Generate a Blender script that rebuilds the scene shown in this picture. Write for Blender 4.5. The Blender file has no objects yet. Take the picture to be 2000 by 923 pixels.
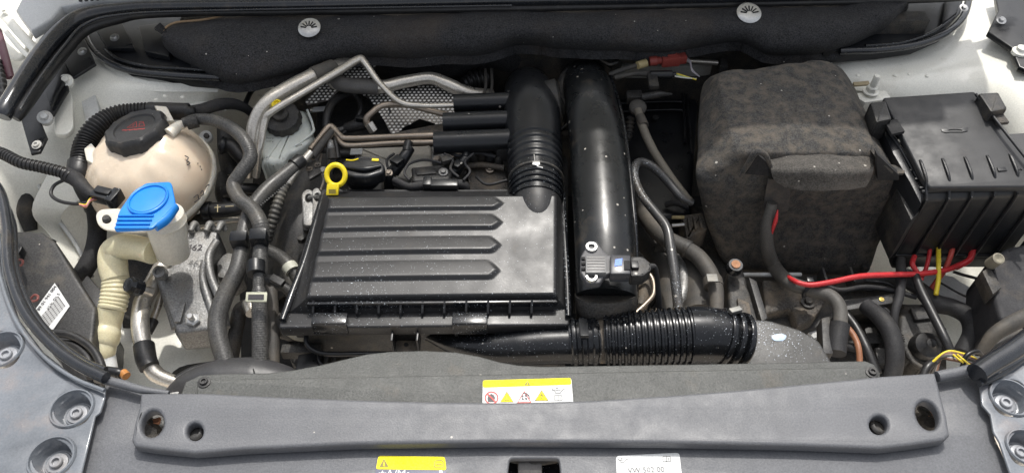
import bpy, bmesh, math, random
from mathutils import Vector, Matrix, noise
random.seed(7)
SC = bpy.context.scene
COL = SC.collection
R = math.radians
# ------------------------------------------------------------------ camera
F_PX = 1000.0 / math.tan(R(32.5))
CAM = Vector((0, -0.771, 0.919))
PITCH = 50.0
cd = bpy.data.cameras.new('camera'); cam = bpy.data.objects.new('camera', cd); COL.objects.link(cam)
cam.location = CAM; cam.rotation_euler = (R(90 - PITCH), 0, 0)
cd.sensor_width = 36; cd.angle = R(65); cd.clip_start = 0.02; cd.clip_end = 400
SC.camera = cam
SC.render.resolution_x = 1024; SC.render.resolution_y = 472
# ------------------------------------------------------------------ light
SUN_EL, SUN_ROT = R(62), R(9)
w = bpy.data.worlds.new('World'); SC.world = w; w.use_nodes = True
nt = w.node_tree; nt.nodes.clear()
sky = nt.nodes.new('ShaderNodeTexSky'); sky.sky_type = 'NISHITA'; sky.sun_disc = False
sky.sun_elevation = SUN_EL; sky.sun_rotation = SUN_ROT; sky.air_density = 1.0; sky.dust_density = 4.0; sky.ozone_density = 1.0
hs = nt.nodes.new('ShaderNodeHueSaturation'); hs.inputs['Saturation'].default_value = 0.28
bg = nt.nodes.new('ShaderNodeBackground'); bg.inputs[1].default_value = 0.15
ow = nt.nodes.new('ShaderNodeOutputWorld')
nt.links.new(sky.outputs[0], hs.inputs['Color']); nt.links.new(hs.outputs[0], bg.inputs[0]); nt.links.new(bg.outputs[0], ow.inputs[0])
sl = bpy.data.lights.new('sun', 'SUN'); sl.energy = 2.0; sl.angle = R(1.0); sl.color = (1, .96, .9)
so = bpy.data.objects.new('sun', sl); COL.objects.link(so)
sdir = Vector((math.sin(SUN_ROT) * math.cos(SUN_EL), math.cos(SUN_ROT) * math.cos(SUN_EL), math.sin(SUN_EL)))
so.rotation_euler = sdir.to_track_quat('Z', 'Y').to_euler(); so.location = sdir * 5
vs = SC.view_settings; vs.view_transform = 'Standard'; vs.look = 'None'; vs.exposure = 0.66; vs.gamma = 1
# ------------------------------------------------------------------ projection helpers (a pixel of the photo at a known height / depth)
def ray(px, py):
    u = (461.5 - py) / F_PX; c, s = math.cos(R(PITCH)), math.sin(R(PITCH))
    return Vector(((px - 1000) / F_PX, c + u * s, -s + u * c))
def P(px, py, z=0.0):
    d = ray(px, py); t = (z - CAM.z) / d.z
    return CAM + d * t
def PY(px, py, y):
    d = ray(px, py); t = (y - CAM.y) / d.y
    return CAM + d * t
def PP(px, py, pl):
    """plane z = a + bx*x + by*y"""
    if not isinstance(pl, tuple): return P(px, py, pl)
    a, bx, by = pl; d = ray(px, py)
    t = (a + bx * CAM.x + by * CAM.y - CAM.z) / (d.z - bx * d.x - by * d.y)
    return CAM + d * t
VIEW = Vector((0, math.cos(R(PITCH)), -math.sin(R(PITCH))))
def mpp(p): return (p - CAM).dot(VIEW) / F_PX
# ------------------------------------------------------------------ materials
MATS = {}
def mat(name, col, rough=.5, metal=0., dust=0., dustcol=(.16, .125, .085), fleck=0., grain=0., gscale=300, mottle=.15, mscale=14,
        coat=0., sss=0., trans=0., wet=None, dscale=16, ior=1.45, hf=.16, wetcol=(.48,.52,.56)):
    if name in MATS: return MATS[name]
    m = bpy.data.materials.new(name); m.use_nodes = True; t = m.node_tree; N = t.nodes; L = t.links
    b = N['Principled BSDF']; MATS[name] = m
    g = N.new('ShaderNodeNewGeometry'); pos = g.outputs['Position']
    def noi(scale, detail=4, rough_=.55):
        n = N.new('ShaderNodeTexNoise'); n.inputs['Scale'].default_value = scale; n.inputs['Detail'].default_value = detail
        n.inputs['Roughness'].default_value = rough_; L.new(pos, n.inputs['Vector']); return n.outputs['Fac']
    def mrange(s, a, b_, c=0, d=1):
        n = N.new('ShaderNodeMapRange'); L.new(s, n.inputs[0]); n.inputs[1].default_value = a; n.inputs[2].default_value = b_
        n.inputs[3].default_value = c; n.inputs[4].default_value = d; return n.outputs[0]
    def mixc(f, a, b_):
        n = N.new('ShaderNodeMix'); n.data_type = 'RGBA'
        if isinstance(f, (int, float)): n.inputs[0].default_value = f
        else: L.new(f, n.inputs[0])
        for i, v in ((6, a), (7, b_)):
            if isinstance(v, tuple): n.inputs[i].default_value = (*v, 1)
            else: L.new(v, n.inputs[i])
        return n.outputs[2]
    def mth(op, a, b_=None):
        n = N.new('ShaderNodeMath'); n.operation = op
        for i, v in ((0, a), (1, b_)):
            if v is None: continue
            if isinstance(v, (int, float)): n.inputs[i].default_value = v
            else: L.new(v, n.inputs[i])
        return n.outputs[0]
    lo = tuple(c * (1 - mottle) for c in col); hi = tuple(min(1, c * (1 + mottle)) for c in col)
    n1 = noi(mscale, 5)
    c = mixc(mrange(n1, .3, .7), lo, hi)
    if hf: c = mixc(mrange(noi(420, 2, .7), .32, .68), mixc(hf, c, (0., 0., 0.)), mixc(hf * .3, c, (.8, .8, .8)) if max(col) > .3 else mixc(hf * .10, c, (.8, .78, .74)))
    rf = mrange(noi(mscale * 3, 5), .3, .7, max(.02, rough - .08), min(1, rough + .1))
    if dust > 0:
        d1 = mrange(noi(dscale, 9, .65), .62 - .3 * dust, .85 - .25 * dust)
        d1 = mth('MULTIPLY', d1, min(1, .35 + dust * .6))
        c = mixc(d1, c, dustcol); rf = mth('MAXIMUM', rf, mth('MULTIPLY', d1, .85))
        if metal > 0:
            L.new(mth('MULTIPLY', mth('SUBTRACT', 1., d1), metal), b.inputs['Metallic'])
    elif metal > 0: b.inputs['Metallic'].default_value = metal
    if fleck > 0:
        v = N.new('ShaderNodeTexVoronoi'); v.inputs['Scale'].default_value = 95; L.new(pos, v.inputs['Vector'])
        sp = N.new('ShaderNodeSeparateColor'); L.new(v.outputs['Color'], sp.inputs[0])
        f1 = mth('MULTIPLY', mth('LESS_THAN', v.outputs['Distance'], mth('MULTIPLY', sp.outputs[1], .22)), mth('LESS_THAN', sp.outputs[0], fleck))
        c = mixc(mth('MULTIPLY', f1, .75), c, (.5, .47, .42))
    if wet:
        nn = noi(480, 2, .6); acc = None
        for (wx, wy, wz, rad, dens) in wet:
            q = P(wx, wy, wz)
            vm = N.new('ShaderNodeVectorMath'); vm.operation = 'DISTANCE'; L.new(pos, vm.inputs[0]); vm.inputs[1].default_value = q
            k = mrange(vm.outputs['Value'], 0, rad, dens, -.25)
            acc = k if acc is None else mth('MAXIMUM', acc, k)
        f2 = mrange(mth('ADD', nn, mth('MULTIPLY', acc, .085)), .67, .71)
        c = mixc(f2, c, wetcol)
    L.new(c, b.inputs['Base Color']); L.new(rf, b.inputs['Roughness'])
    if grain > 0:
        bp = N.new('ShaderNodeBump'); bp.inputs['Strength'].default_value = min(1, grain); bp.inputs['Distance'].default_value = .0012
        L.new(noi(gscale, 4, .6), bp.inputs['Height']); L.new(bp.outputs[0], b.inputs['Normal'])
    b.inputs['Coat Weight'].default_value = coat; b.inputs['Coat Roughness'].default_value = .06
    if sss > 0:
        b.inputs['Subsurface Weight'].default_value = sss; b.inputs['Subsurface Radius'].default_value = (.03, .025, .018); b.inputs['Subsurface Scale'].default_value = .6
    if trans > 0: b.inputs['Transmission Weight'].default_value = trans
    b.inputs['IOR'].default_value = ior
    return m
WHITE = mat('white_paint', (.84, .83, .75), .32, dust=.14, dustcol=(.50, .45, .36), mottle=.04, coat=.3, grain=.08, gscale=40)
WHITE_D = mat('white_paint_dirty', (.60, .61, .60), .45, dust=.42, dustcol=(.2, .17, .13), mottle=.1, grain=.1, gscale=60)
LEDGE = mat('reflection_toned_ledge', (.15, .165, .185), .09, dust=.36, dustcol=(.20, .15, .12), dscale=22, mottle=.3, mscale=11, coat=1, grain=.3, gscale=26)  # white paint toned dark in place of its dark reflections; dust gives stains
SLAM = mat('grey_grained_plastic', (.112, .116, .126), .46, grain=.28, gscale=560, mottle=.08, fleck=.012, hf=.2)
SHROUD = mat('dark_grained_plastic', (.070, .073, .069), .5, hf=.28, grain=.7, gscale=420, mottle=.1, fleck=.015, dust=.12)
BLACK = mat('black_plastic', (.007, .008, .010), .33, hf=.05, grain=.1, gscale=300, mottle=.3, dust=.10, dustcol=(.05, .045, .04), fleck=.04)
GLOSS = mat('black_gloss_plastic', (.006, .007, .009), .22, hf=.05, mottle=.3, fleck=.03, grain=.06, gscale=80,
            wet=[(1095, 520, -.03, .05, .9), (1100, 430, -.03, .04, .8), (1090, 600, -.03, .03, 1.1), (640, 600, -.03, .08, .1), (930, 612, -.03, .06, .4),
                 (1085, 290, .02, .03, 1.0), (1420, 630, -.04, .05, .7), (720, 560, 0, .1, .5)])
LIDM = mat('black_satin_lid', (.016, .016, .017), .40, hf=.04, mottle=.2, mscale=5, fleck=.0, grain=.08, gscale=420, dust=.06,
           wet=[(720, 560, 0, .06, .3), (1085, 572, 0, .02, .8)])
BLACKD = mat('black_dusty_plastic', (.014, .014, .015), .5, hf=.4, dscale=28, dust=.42, dustcol=(.11, .095, .07), grain=.15, fleck=.03)
RUBBER = mat('black_rubber', (.011, .011, .012), .38, dscale=26, hf=.2, dust=.25, dustcol=(.09, .08, .065), grain=.12, gscale=260, mottle=.25)
HOSE = mat('grey_rubber_hose', (.048, .047, .045), .4, hf=.5, dust=.35, dustcol=(.13, .115, .09), grain=.25, gscale=240, mottle=.3, fleck=.02)
HOSED = mat('dusty_brown_hose', (.05, .047, .043), .65, dust=.55, dustcol=(.13, .11, .085), grain=.3, gscale=240, fleck=.03)
BRAID = mat('braided_hose_cover', (.055, .053, .048), .5, dust=.4, dustcol=(.2, .18, .14), grain=.5, gscale=420, fleck=.05)
SEAL = mat('rubber_seal', (.014, .016, .020), .22, mottle=.25, dust=.12, coat=.4, hf=.08)
FELT = mat('black_felt', (.012, .0125, .016), .95, dust=.36, dustcol=(.065, .050, .038), dscale=6, hf=.45, grain=1, gscale=190, fleck=.05, mottle=.35, mscale=60)
FELTB = mat('dusty_battery_felt', (.036, .035, .034), .92, dust=.66, dustcol=(.135, .113, .088), dscale=55, hf=.5, grain=1, gscale=210, fleck=.06, mottle=.35, mscale=70)
FLAP = mat('lighter_flap_felt', (.062, .056, .049), .92, dust=.5, dustcol=(.2, .17, .14), dscale=10, grain=1, gscale=210, fleck=.1, mottle=.3, mscale=70, hf=.5)  # battery felt in a lighter tone so the flap stands out
ALU = mat('aluminium_pipe', (.66, .62, .55), .32, metal=.8, hf=.3, dust=.25, dustcol=(.33, .27, .2), mottle=.12, grain=.08)
CAST = mat('cast_aluminium', (.27, .27, .265), .5, hf=.5, dscale=40, metal=.6, dust=.42, dustcol=(.21, .19, .16), grain=.6, gscale=220, mottle=.25)
CASTD = mat('dirty_brown_casting', (.07, .062, .054), .7, metal=.2, dscale=36, hf=.6, dust=.65, dustcol=(.19, .15, .105), grain=.8, gscale=140, mottle=.4)
BRASSY = mat('dirty_steel_line', (.36, .30, .24), .42, metal=.8, dust=.3, mottle=.2, grain=.15)
STEEL = mat('zinc_steel', (.55, .55, .54), .33, metal=.9, dust=.15, mottle=.1)
DARK = mat('painted_void', (.010, .010, .011), .8, dust=.15, dustcol=(.04, .035, .03))  # near-black colour standing in for shade inside holes, slots and the deep bay
GRIME = mat('grimy_engine_black', (.013, .0125, .012), .55, dscale=34, hf=.5, dust=.5, dustcol=(.10, .082, .06), grain=.6, gscale=120, mottle=.4)
TANK = mat('translucent_tank_plastic', (.68, .57, .44), .3, sss=.3, mottle=.14, mscale=9, dust=.45, dustcol=(.60, .40, .26), dscale=9, coat=.15, hf=.04)
TANKC = mat('cream_tank_plastic', (.75, .70, .60), .33, sss=.35, mottle=.06, dust=.08, dustcol=(.5, .42, .28))
FILL = mat('milky_filler_plastic', (.62, .585, .50), .34, sss=.4, mottle=.05)
YPIPE = mat('yellowed_plastic_pipe', (.74, .67, .44), .35, sss=.3, mottle=.08, dust=.1, dustcol=(.45, .38, .2))
BRK = mat('frosted_reservoir_plastic', (.62, .65, .60), .32, sss=.3, mottle=.08, dust=.12, dustcol=(.35, .33, .28))
BLUE = mat('blue_cap_plastic', (.008, .20, .64), .35, mottle=.12, coat=.1, hf=.03)
YEL = mat('yellow_plastic', (.85, .66, .0), .35, mottle=.06, dust=.05)
YELP = mat('yellow_print', (.90, .78, .0), .75, mottle=.02)
WHT = mat('white_print', (.70, .71, .70), .6, mottle=.02)
INK = mat('dark_ink', (.05, .045, .05), .5, mottle=.02)
INKB = mat('brown_ink', (.20, .16, .02), .5, mottle=.02)
INKR = mat('red_ink', (.62, .05, .04), .5, mottle=.02)
INKG = mat('grey_ink', (.12, .12, .12), .5, mottle=.02)
REDW = mat('red_wire', (.55, .015, .02), .38, mottle=.15)
REDC = mat('red_connector', (.26, .045, .035), .5, mottle=.15, dust=.25)
YELW = mat('yellow_wire', (.75, .58, .02), .4, mottle=.1)
COPPER = mat('copper_lead', (.28, .12, .06), .5, mottle=.2, dust=.2)
TAPE = mat('black_cloth_tape', (.014, .014, .016), .7, grain=.5, gscale=200, mottle=.3, dust=.25, dustcol=(.09, .08, .065))
CONDUIT = mat('grey_dusty_conduit', (.085, .08, .072), .6, dust=.4, dustcol=(.15, .13, .10), grain=.2)
SHIELD = mat('dimpled_shield', (.16, .15, .14), .35, metal=.9, mottle=.2, dust=.15)  # base darkened so the brightly painted dimples stand out
FUSE = mat('fuse_lid_plastic', (.012, .013, .015), .38, hf=.06, grain=.2, gscale=500, mottle=.1, dust=.05)
GREYB = mat('grey_satin_blower', (.035, .035, .037), .42, mottle=.1, dust=.12)
GROUND = mat('pale_concrete', (.62, .55, .46), .85, mottle=.2, mscale=3, grain=.3, gscale=40)
WRAP = mat('grey_foil_wrap', (.10, .095, .09), .45, dust=.3, grain=.4, gscale=160)
SPOT = mat('rust_stain', (.30, .17, .09), .7, mottle=.4)
TAN = mat('tan_tape', (.38, .30, .14), .6, mottle=.2)
# ------------------------------------------------------------------ object helpers
ORG = {}
def thing(name, label, cat, at, group=None):
    o = bpy.data.objects.new(name, None); COL.objects.link(o); o.location = at; o.empty_display_size = .02
    ORG[o] = Vector(at); o['label'] = label; o['category'] = cat
    if group: o['group'] = group
    return o
class M:
    def __init__(s): s.bm = bmesh.new()
    def quadstrip(s, rings, closed=True, capa=False, capb=False):
        V = [[s.bm.verts.new(p) for p in r] for r in rings]; n = len(V[0])
        for a, b in zip(V, V[1:]):
            for i in range(n if closed else n - 1):
                j = (i + 1) % n
                s.bm.faces.new((a[i], a[j], b[j], b[i]))
        if capa: s.bm.faces.new(list(reversed(V[0])))
        if capb: s.bm.faces.new(V[-1])
        return s
    def tube(s, pts, seg=14, sub=7, corr=None, cap=True, squash=1.0, twist=0):
        """pts: list of (Vector, radius). corr=(count, amp, t0, t1)"""
        P_, Rr = spline([p for p, r in pts], [r for p, r in pts], sub)
        if corr:
            cnt, amp, t0, t1 = corr
            d = [0]
            for a, b in zip(P_, P_[1:]): d.append(d[-1] + (b - a).length)
            tot = d[-1]; n = max(int(cnt * 6 / max(.05, t1 - t0)), 8); NP, NR = [], []
            k = 0
            for i in range(n + 1):
                t = tot * i / n
                while k < len(d) - 2 and d[k + 1] < t: k += 1
                f = (t - d[k]) / max(1e-9, d[k + 1] - d[k]); f = min(1, max(0, f))
                NP.append(P_[k].lerp(P_[k + 1], f)); r = Rr[k] * (1 - f) + Rr[k + 1] * f
                u = t / tot
                if t0 <= u <= t1:
                    w_ = math.cos(2 * math.pi * cnt * (u - t0) / (t1 - t0))
                    r *= 1 - amp * (.5 + .5 * max(-1, min(1, 1.8 * w_)))
                NR.append(r)
            P_, Rr = NP, NR
        rings = []; T = None; nrm = None
        for i, p in enumerate(P_):
            a = P_[max(0, i - 1)]; b = P_[min(len(P_) - 1, i + 1)]; t = (b - a)
            t = t.normalized() if t.length > 1e-9 else (T or Vector((0, 0, 1)))
            if nrm is None:
                up = Vector((0, 0, 1)) if abs(t.z) < .9 else Vector((0, 1, 0)); nrm = (up - t * up.dot(t)).normalized()
            else:
                nrm = nrm - t * nrm.dot(t)
                nrm = nrm.normalized() if nrm.length > 1e-6 else t.orthogonal().normalized()
            bn = t.cross(nrm); T = t; r = Rr[i]
            rings.append([p + (nrm * math.cos(2 * math.pi * k / seg) * squash + bn * math.sin(2 * math.pi * k / seg)) * r for k in range(seg)])
        return s.quadstrip(rings, True, cap, cap)
    def lathe(s, base, axis, prof, seg=28, start=0.0, oval=1.0, xdir=None, capa=True):
        ax = Vector(axis).normalized(); x = Vector(xdir) if xdir else ax.orthogonal(); x = (x - ax * x.dot(ax)).normalized(); y = ax.cross(x)
        rings = [[base + ax * h + (x * math.cos(2 * math.pi * k / seg + start) + y * oval * math.sin(2 * math.pi * k / seg + start)) * max(r, 1e-5) for k in range(seg)] for r, h in prof]
        return s.quadstrip(rings, True, capa, True)
    def box(s, c, ux, uy, uz, bev=0.0, seg=2):
        c, ux, uy, uz = Vector(c), Vector(ux), Vector(uy), Vector(uz)
        b2 = bmesh.new(); vs_ = [b2.verts.new(c + ux * a + uy * b + uz * d) for a in (-.5, .5) for b in (-.5, .5) for d in (-.5, .5)]
        for f in ((0, 1, 3, 2), (4, 6, 7, 5), (0, 4, 5, 1), (2, 3, 7, 6), (0, 2, 6, 4), (1, 5, 7, 3)): b2.faces.new([vs_[i] for i in f])
        return s.merge(b2, bev, seg)
    def merge(s, b2, bev=0, seg=2):
        bmesh.ops.recalc_face_normals(b2, faces=b2.faces)
        if bev > 0: bmesh.ops.bevel(b2, geom=b2.edges[:], offset=bev, segments=seg, affect='EDGES', profile=.6)
        me = bpy.data.meshes.new('t'); b2.to_mesh(me); b2.free(); s.bm.from_mesh(me); bpy.data.meshes.remove(me); return s
    def prism(s, top, down, bev=0, seg=2):
        """top: world points; down: vector"""
        b2 = bmesh.new(); a = [b2.verts.new(p) for p in top]; b = [b2.verts.new(p + down) for p in top]
        b2.faces.new(a); b2.faces.new(list(reversed(b))); n = len(a)
        for i in range(n): b2.faces.new((a[i], b[i], b[(i + 1) % n], a[(i + 1) % n]))
        return s.merge(b2, bev, seg)
    def ppr(s, pts, z, h, bev=.002, seg=2, base=None):
        """pixel outline at plane z, extruded h down"""
        return s.prism([PP(x, y, z) for x, y in pts], Vector((0, 0, -h)), bev, seg)
    def plate(s, outer, pl, h, bev=.0015, holes=(), res=2):
        """2D outline with holes -> bevelled plate, top at plane pl, thickness h"""
        a, bx, by = pl if isinstance(pl, tuple) else (pl, 0, 0)
        cu = bpy.data.curves.new('t', 'CURVE'); cu.dimensions = '2D'; cu.fill_mode = 'BOTH'
        bev = min(bev, h * .49)
        cu.extrude = h / 2 - bev; cu.bevel_depth = bev; cu.bevel_resolution = res; cu.offset = -bev
        for o in [outer] + list(holes):
            q = [PP(x, y, pl) for x, y in o]
            area = sum(q[i].x * q[(i + 1) % len(q)].y - q[(i + 1) % len(q)].x * q[i].y for i in range(len(q)))
            sp = cu.splines.new('POLY'); sp.points.add(len(q) - 1); sp.use_cyclic_u = True
            for i, v in enumerate(q): sp.points[i].co = (v.x, v.y, 0, 1)
        ob = bpy.data.objects.new('t', cu); me = bpy.data.meshes.new_from_object(ob)
        for v in me.vertices: v.co.z += -h / 2 + a + bx * v.co.x + by * v.co.y
        b2 = bmesh.new(); b2.from_mesh(me); bmesh.ops.remove_doubles(b2, verts=b2.verts, dist=2e-6)
        bpy.data.objects.remove(ob); bpy.data.curves.remove(cu); bpy.data.meshes.remove(me)
        me = bpy.data.meshes.new('t'); b2.to_mesh(me); b2.free(); s.bm.from_mesh(me); bpy.data.meshes.remove(me)
        return s
    def sheet(s, rows, sub=4, thick=0.0, nz=0.0, nscale=8, closed_v=False):
        """rows of world Vectors -> smooth surface"""
        g = [spline(r, None, sub)[0] for r in rows]
        cols = [spline([g[j][i] for j in range(len(g))], None, sub)[0] for i in range(len(g[0]))]
        H = len(cols[0]); W = len(cols)
        pts = [[cols[i][j].copy() for i in range(W)] for j in range(H)]
        if nz:
            for r in pts:
                for p in r: p += Vector((0, -.3, 1)) * nz * noise.noise(p * nscale)
        V = [[s.bm.verts.new(p) for p in r] for r in pts]
        for j in range(H - 1):
            for i in range(W - 1): s.bm.faces.new((V[j][i], V[j + 1][i], V[j + 1][i + 1], V[j][i + 1]))
        if thick:
            D = [[None] * W for _ in range(H)]
            for j in range(H):
                for i in range(W):
                    a = pts[min(H - 1, j + 1)][i] - pts[max(0, j - 1)][i]; b = pts[j][min(W - 1, i + 1)] - pts[j][max(0, i - 1)]
                    n = a.cross(b); n = n.normalized() if n.length > 1e-12 else Vector((0, 0, 1))
                    if n.dot(CAM - pts[j][i]) < 0: n = -n
                    D[j][i] = s.bm.verts.new(pts[j][i] - n * thick)
            for j in range(H - 1):
                for i in range(W - 1): s.bm.faces.new((D[j][i], D[j][i + 1], D[j + 1][i + 1], D[j + 1][i]))
            for j in range(H - 1):
                s.bm.faces.new((V[j][0], D[j][0], D[j + 1][0], V[j + 1][0])); s.bm.faces.new((V[j][-1], V[j + 1][-1], D[j + 1][-1], D[j][-1]))
            for i in range(W - 1):
                s.bm.faces.new((V[0][i], V[0][i + 1], D[0][i + 1], D[0][i])); s.bm.faces.new((V[-1][i], D[-1][i], D[-1][i + 1], V[-1][i + 1]))
        return s
    def text(s, txt, org, xdir, up, size, depth=.0002, shear=0):
        cu = bpy.data.curves.new('t', 'FONT'); cu.body = txt; cu.size = size; cu.extrude = depth; cu.resolution_u = 2; cu.align_x = 'CENTER'; cu.align_y = 'CENTER'
        ob = bpy.data.objects.new('t', cu); me = bpy.data.meshes.new_from_object(ob)
        x = Vector(xdir).normalized(); y = Vector(up); y = (y - x * y.dot(x)).normalized(); z = x.cross(y)
        for v in me.vertices: v.co = Vector(org) + x * v.co.x + y * v.co.y + z * v.co.z
        s.bm.from_mesh(me); bpy.data.objects.remove(ob); bpy.data.curves.remove(cu); bpy.data.meshes.remove(me); return s
    def build(s, name, material, parent=None, smooth=True, label=None, cat=None, group=None, kind=None, sharp=38, fix=True, mod=None):
        if fix: bmesh.ops.recalc_face_normals(s.bm, faces=s.bm.faces)
        me = bpy.data.meshes.new(name)
        if parent is not None:
            root = parent
            while root not in ORG: root = root.parent
            o0 = ORG[root]
        else:
            o0 = sum((v.co for v in s.bm.verts), Vector()) / max(1, len(s.bm.verts))
        for v in s.bm.verts: v.co -= o0
        s.bm.to_mesh(me); s.bm.free()
        me.materials.append(material)
        if smooth: me.shade_smooth(); me.set_sharp_from_angle(angle=R(sharp))
        o = bpy.data.objects.new(name, me); COL.objects.link(o)
        if parent is not None: o.parent = parent
        else: o.location = o0; ORG[o] = o0
        if label: o['label'] = label
        if cat: o['category'] = cat
        if group: o['group'] = group
        if kind: o['kind'] = kind
        return o
def spline(pts, rad=None, sub=6):
    n = len(pts)
    if n < 3 or sub <= 1: return [Vector(p) for p in pts], (list(rad) if rad else None)
    out, ro = [], []
    for i in range(n - 1):
        p0, p1, p2, p3 = pts[max(0, i - 1)], pts[i], pts[i + 1], pts[min(n - 1, i + 2)]
        if i == 0: p0 = p1 * 2 - p2
        if i == n - 2: p3 = p2 * 2 - p1
        for k in range(sub):
            t = k / sub; t2, t3 = t * t, t * t * t
            out.append(.5 * ((2 * p1) + (p2 - p0) * t + (2 * p0 - 5 * p1 + 4 * p2 - p3) * t2 + (3 * p1 - p0 - 3 * p2 + p3) * t3))
            if rad: ro.append(rad[i] * (1 - t) + rad[i + 1] * t)
    out.append(Vector(pts[-1]))
    if rad: ro.append(rad[-1])
    return out, (ro if rad else None)
def sm(poly, sub=4):
    v = [Vector((x, y, 0)) for x, y in poly]; n = len(v); out = []
    for i in range(n):
        p0, p1, p2, p3 = v[i - 1], v[i], v[(i + 1) % n], v[(i + 2) % n]
        for k in range(sub):
            t = k / sub; t2, t3 = t * t, t * t * t
            q = .5 * ((2 * p1) + (p2 - p0) * t + (2 * p0 - 5 * p1 + 4 * p2 - p3) * t2 + (3 * p1 - p0 - 3 * p2 + p3) * t3); out.append((q.x, q.y))
    return out
def rnd(poly, r=8, k=4):
    """round the corners of a pixel polygon"""
    v = [Vector(p) for p in poly]; n = len(v); out = []
    for i in range(n):
        a, b, c = v[i - 1], v[i], v[(i + 1) % n]
        ra = min(r, (a - b).length * .45); rc = min(r, (c - b).length * .45)
        p = b + (a - b).normalized() * ra; q = b + (c - b).normalized() * rc
        for j in range(k + 1):
            t = j / k; s_ = p * (1 - t) ** 2 + b * 2 * t * (1 - t) + q * t * t; out.append((s_.x, s_.y))
    return out
def ell(cx, cy, rx, ry, n=24, rot=0):
    c, s = math.cos(R(rot)), math.sin(R(rot)); o = []
    for k in range(n):
        a = 2 * math.pi * k / n; x, y = rx * math.cos(a), ry * math.sin(a); o.append((cx + x * c - y * s, cy + x * s + y * c))
    return o
def TP(pts, r=None):
    """[(px,py,z[,rpx])] -> [(Vector, metres)]"""
    o = []
    for p in pts:
        q = P(p[0], p[1], p[2]); rp = p[3] if len(p) > 3 else r
        o.append((q, rp * mpp(q)))
    return o
def pipe(name, pts, r, material, label=None, cat='hose', parent=None, group=None, **k):
    sharp = k.pop('sharp', 50)
    return M().tube(TP(pts, r), **k).build(name, material, parent, label=label, cat=cat if parent is None else None, group=group, sharp=sharp)
def band(name, a, b, r, material, parent, grow=1.0, seg=18):
    """short clamp ring between two px points"""
    t = TP([a, b], r); m = M(); ax = t[1][0] - t[0][0]; L_ = ax.length; rr = t[0][1]
    m.lathe(t[0][0], ax, [(rr * .85, 0), (rr, 0), (rr * 1.02, L_ * .15), (rr * 1.02, L_ * .85), (rr, L_), (rr * .85, L_)], seg)
    return m.build(name, material, parent)
def bolt(pt, axis, r, parent, washer=True, name='bolt', material=None, socket=True):
    """hex or socket bolt as one part"""
    m = M(); material = material or STEEL; ax = Vector(axis).normalized()
    if washer: m.lathe(pt, ax, [(r * .9, 0), (r, r * .05), (r * .98, r * .15), (r * .7, r * .2), (r * .6, r * .2)], 24)
    if socket:
        m.lathe(pt + ax * r * .15, ax, [(r * .62, 0), (r * .62, r * .32), (r * .55, r * .4), (r * .36, r * .4), (r * .33, r * .12), (0, r * .1)], 24)
    else:
        m.lathe(pt + ax * r * .15, ax, [(r * .58, 0), (r * .58, r * .4), (r * .5, r * .48), (0, r * .48)], 6)
    return m.build(name, material, parent, sharp=30)
UP = Vector((0, 0, 1)); TOCAM = (CAM - Vector((0, 0, 0))).normalized()
# ================================================================== SETTING
def struct(m, name, material, **k):
    return m.build(name, material, kind='structure', **k)
m = M(); m.box((0, 3, -.9), (60, 0, 0), (0, 60, 0), (0, 0, .02)); struct(m, 'ground', GROUND)
m = M(); m.box(P(1000, 400, -.46), (1.75, 0, 0), (0, 1.25, 0), (0, 0, .02)); struct(m, 'bay_floor', DARK)
# rear bulkhead behind the engine
m = M(); m.prism([Vector((-.62, .50, .03)), Vector((.78, .50, .03)), Vector((.78, .53, .03)), Vector((-.62, .53, .03))], Vector((0, 0, -.5)), .002); struct(m, 'bulkhead', GRIME)
# ------------------------------------------------------------------ white inner wings
def W(rows): return [[P(x, y, z) for x, y, z in r] for r in rows]
t = thing('inner_wing', 'white painted inner wing and strut tower behind the round coolant tank', 'body panel', P(300, 200, -.05), 'white inner wings of the bay')
m = M(); m.sheet(W([
 [(-90, 20, -.02), (40, 10, -.03), (160, 10, -.05), (300, 10, -.06), (440, 10, -.07), (560, 10, -.1)],
 [(-90, 140, .02), (40, 140, -.01), (150, 130, -.015), (280, 140, -.02), (430, 150, -.035), (540, 155, -.07)],
 [(-90, 220, .01), (40, 225, -.03), (150, 210, -.035), (280, 200, -.04), (420, 200, -.07), (520, 210, -.18)],
 [(-90, 330, .0), (40, 330, -.06), (150, 320, -.09), (280, 310, -.12), (400, 310, -.17), (500, 310, -.28)],
 [(-90, 450, -.02), (40, 440, -.12), (150, 440, -.16), (280, 440, -.21), (400, 440, -.26), (480, 440, -.34)],
 [(-90, 560, -.08), (40, 560, -.17), (150, 560, -.20), (280, 560, -.23), (400, 560, -.26), (470, 560, -.34)],
 [(-90, 680, -.12), (40, 680, -.20), (150, 680, -.22), (280, 680, -.23), (400, 680, -.25), (470, 680, -.34)],
 [(-90, 800, -.16), (40, 800, -.22), (150, 800, -.24), (280, 800, -.26), (400, 800, -.28), (470, 800, -.36)]]), 6, .002, .006, 9)
m.build('wing_panel', WHITE, t)
m = M(); m.sheet(W([[(176, 60, -.004), (260, 150, -.012), (430, 165, -.03)], [(168, 72, -.012), (250, 168, -.02), (425, 180, -.04)]]), 5, .001); m.build('pressed_edge', WHITE, t)
m = M(); m.plate(rnd([(312, 180), (365, 182), (372, 196), (440, 198), (446, 215), (312, 205)], 6), (-.026, -.0, -.08), .003, .001); m.build('pressed_patch', WHITE, t)
for x, y in ((322, 188), (356, 190), (292, 162), (305, 195), (270, 140)): M().lathe(P(x, y, -.022), UP, [(.004, 0), (.003, .0015), (0, .002)], 12).build('weld_dimple', WHITE, t)
m = M(); m.ppr([(158, 198), (186, 184), (196, 225), (168, 245)], -.022, .02, .003); m.build('bracket_plate', WHITE_D, t)
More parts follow.
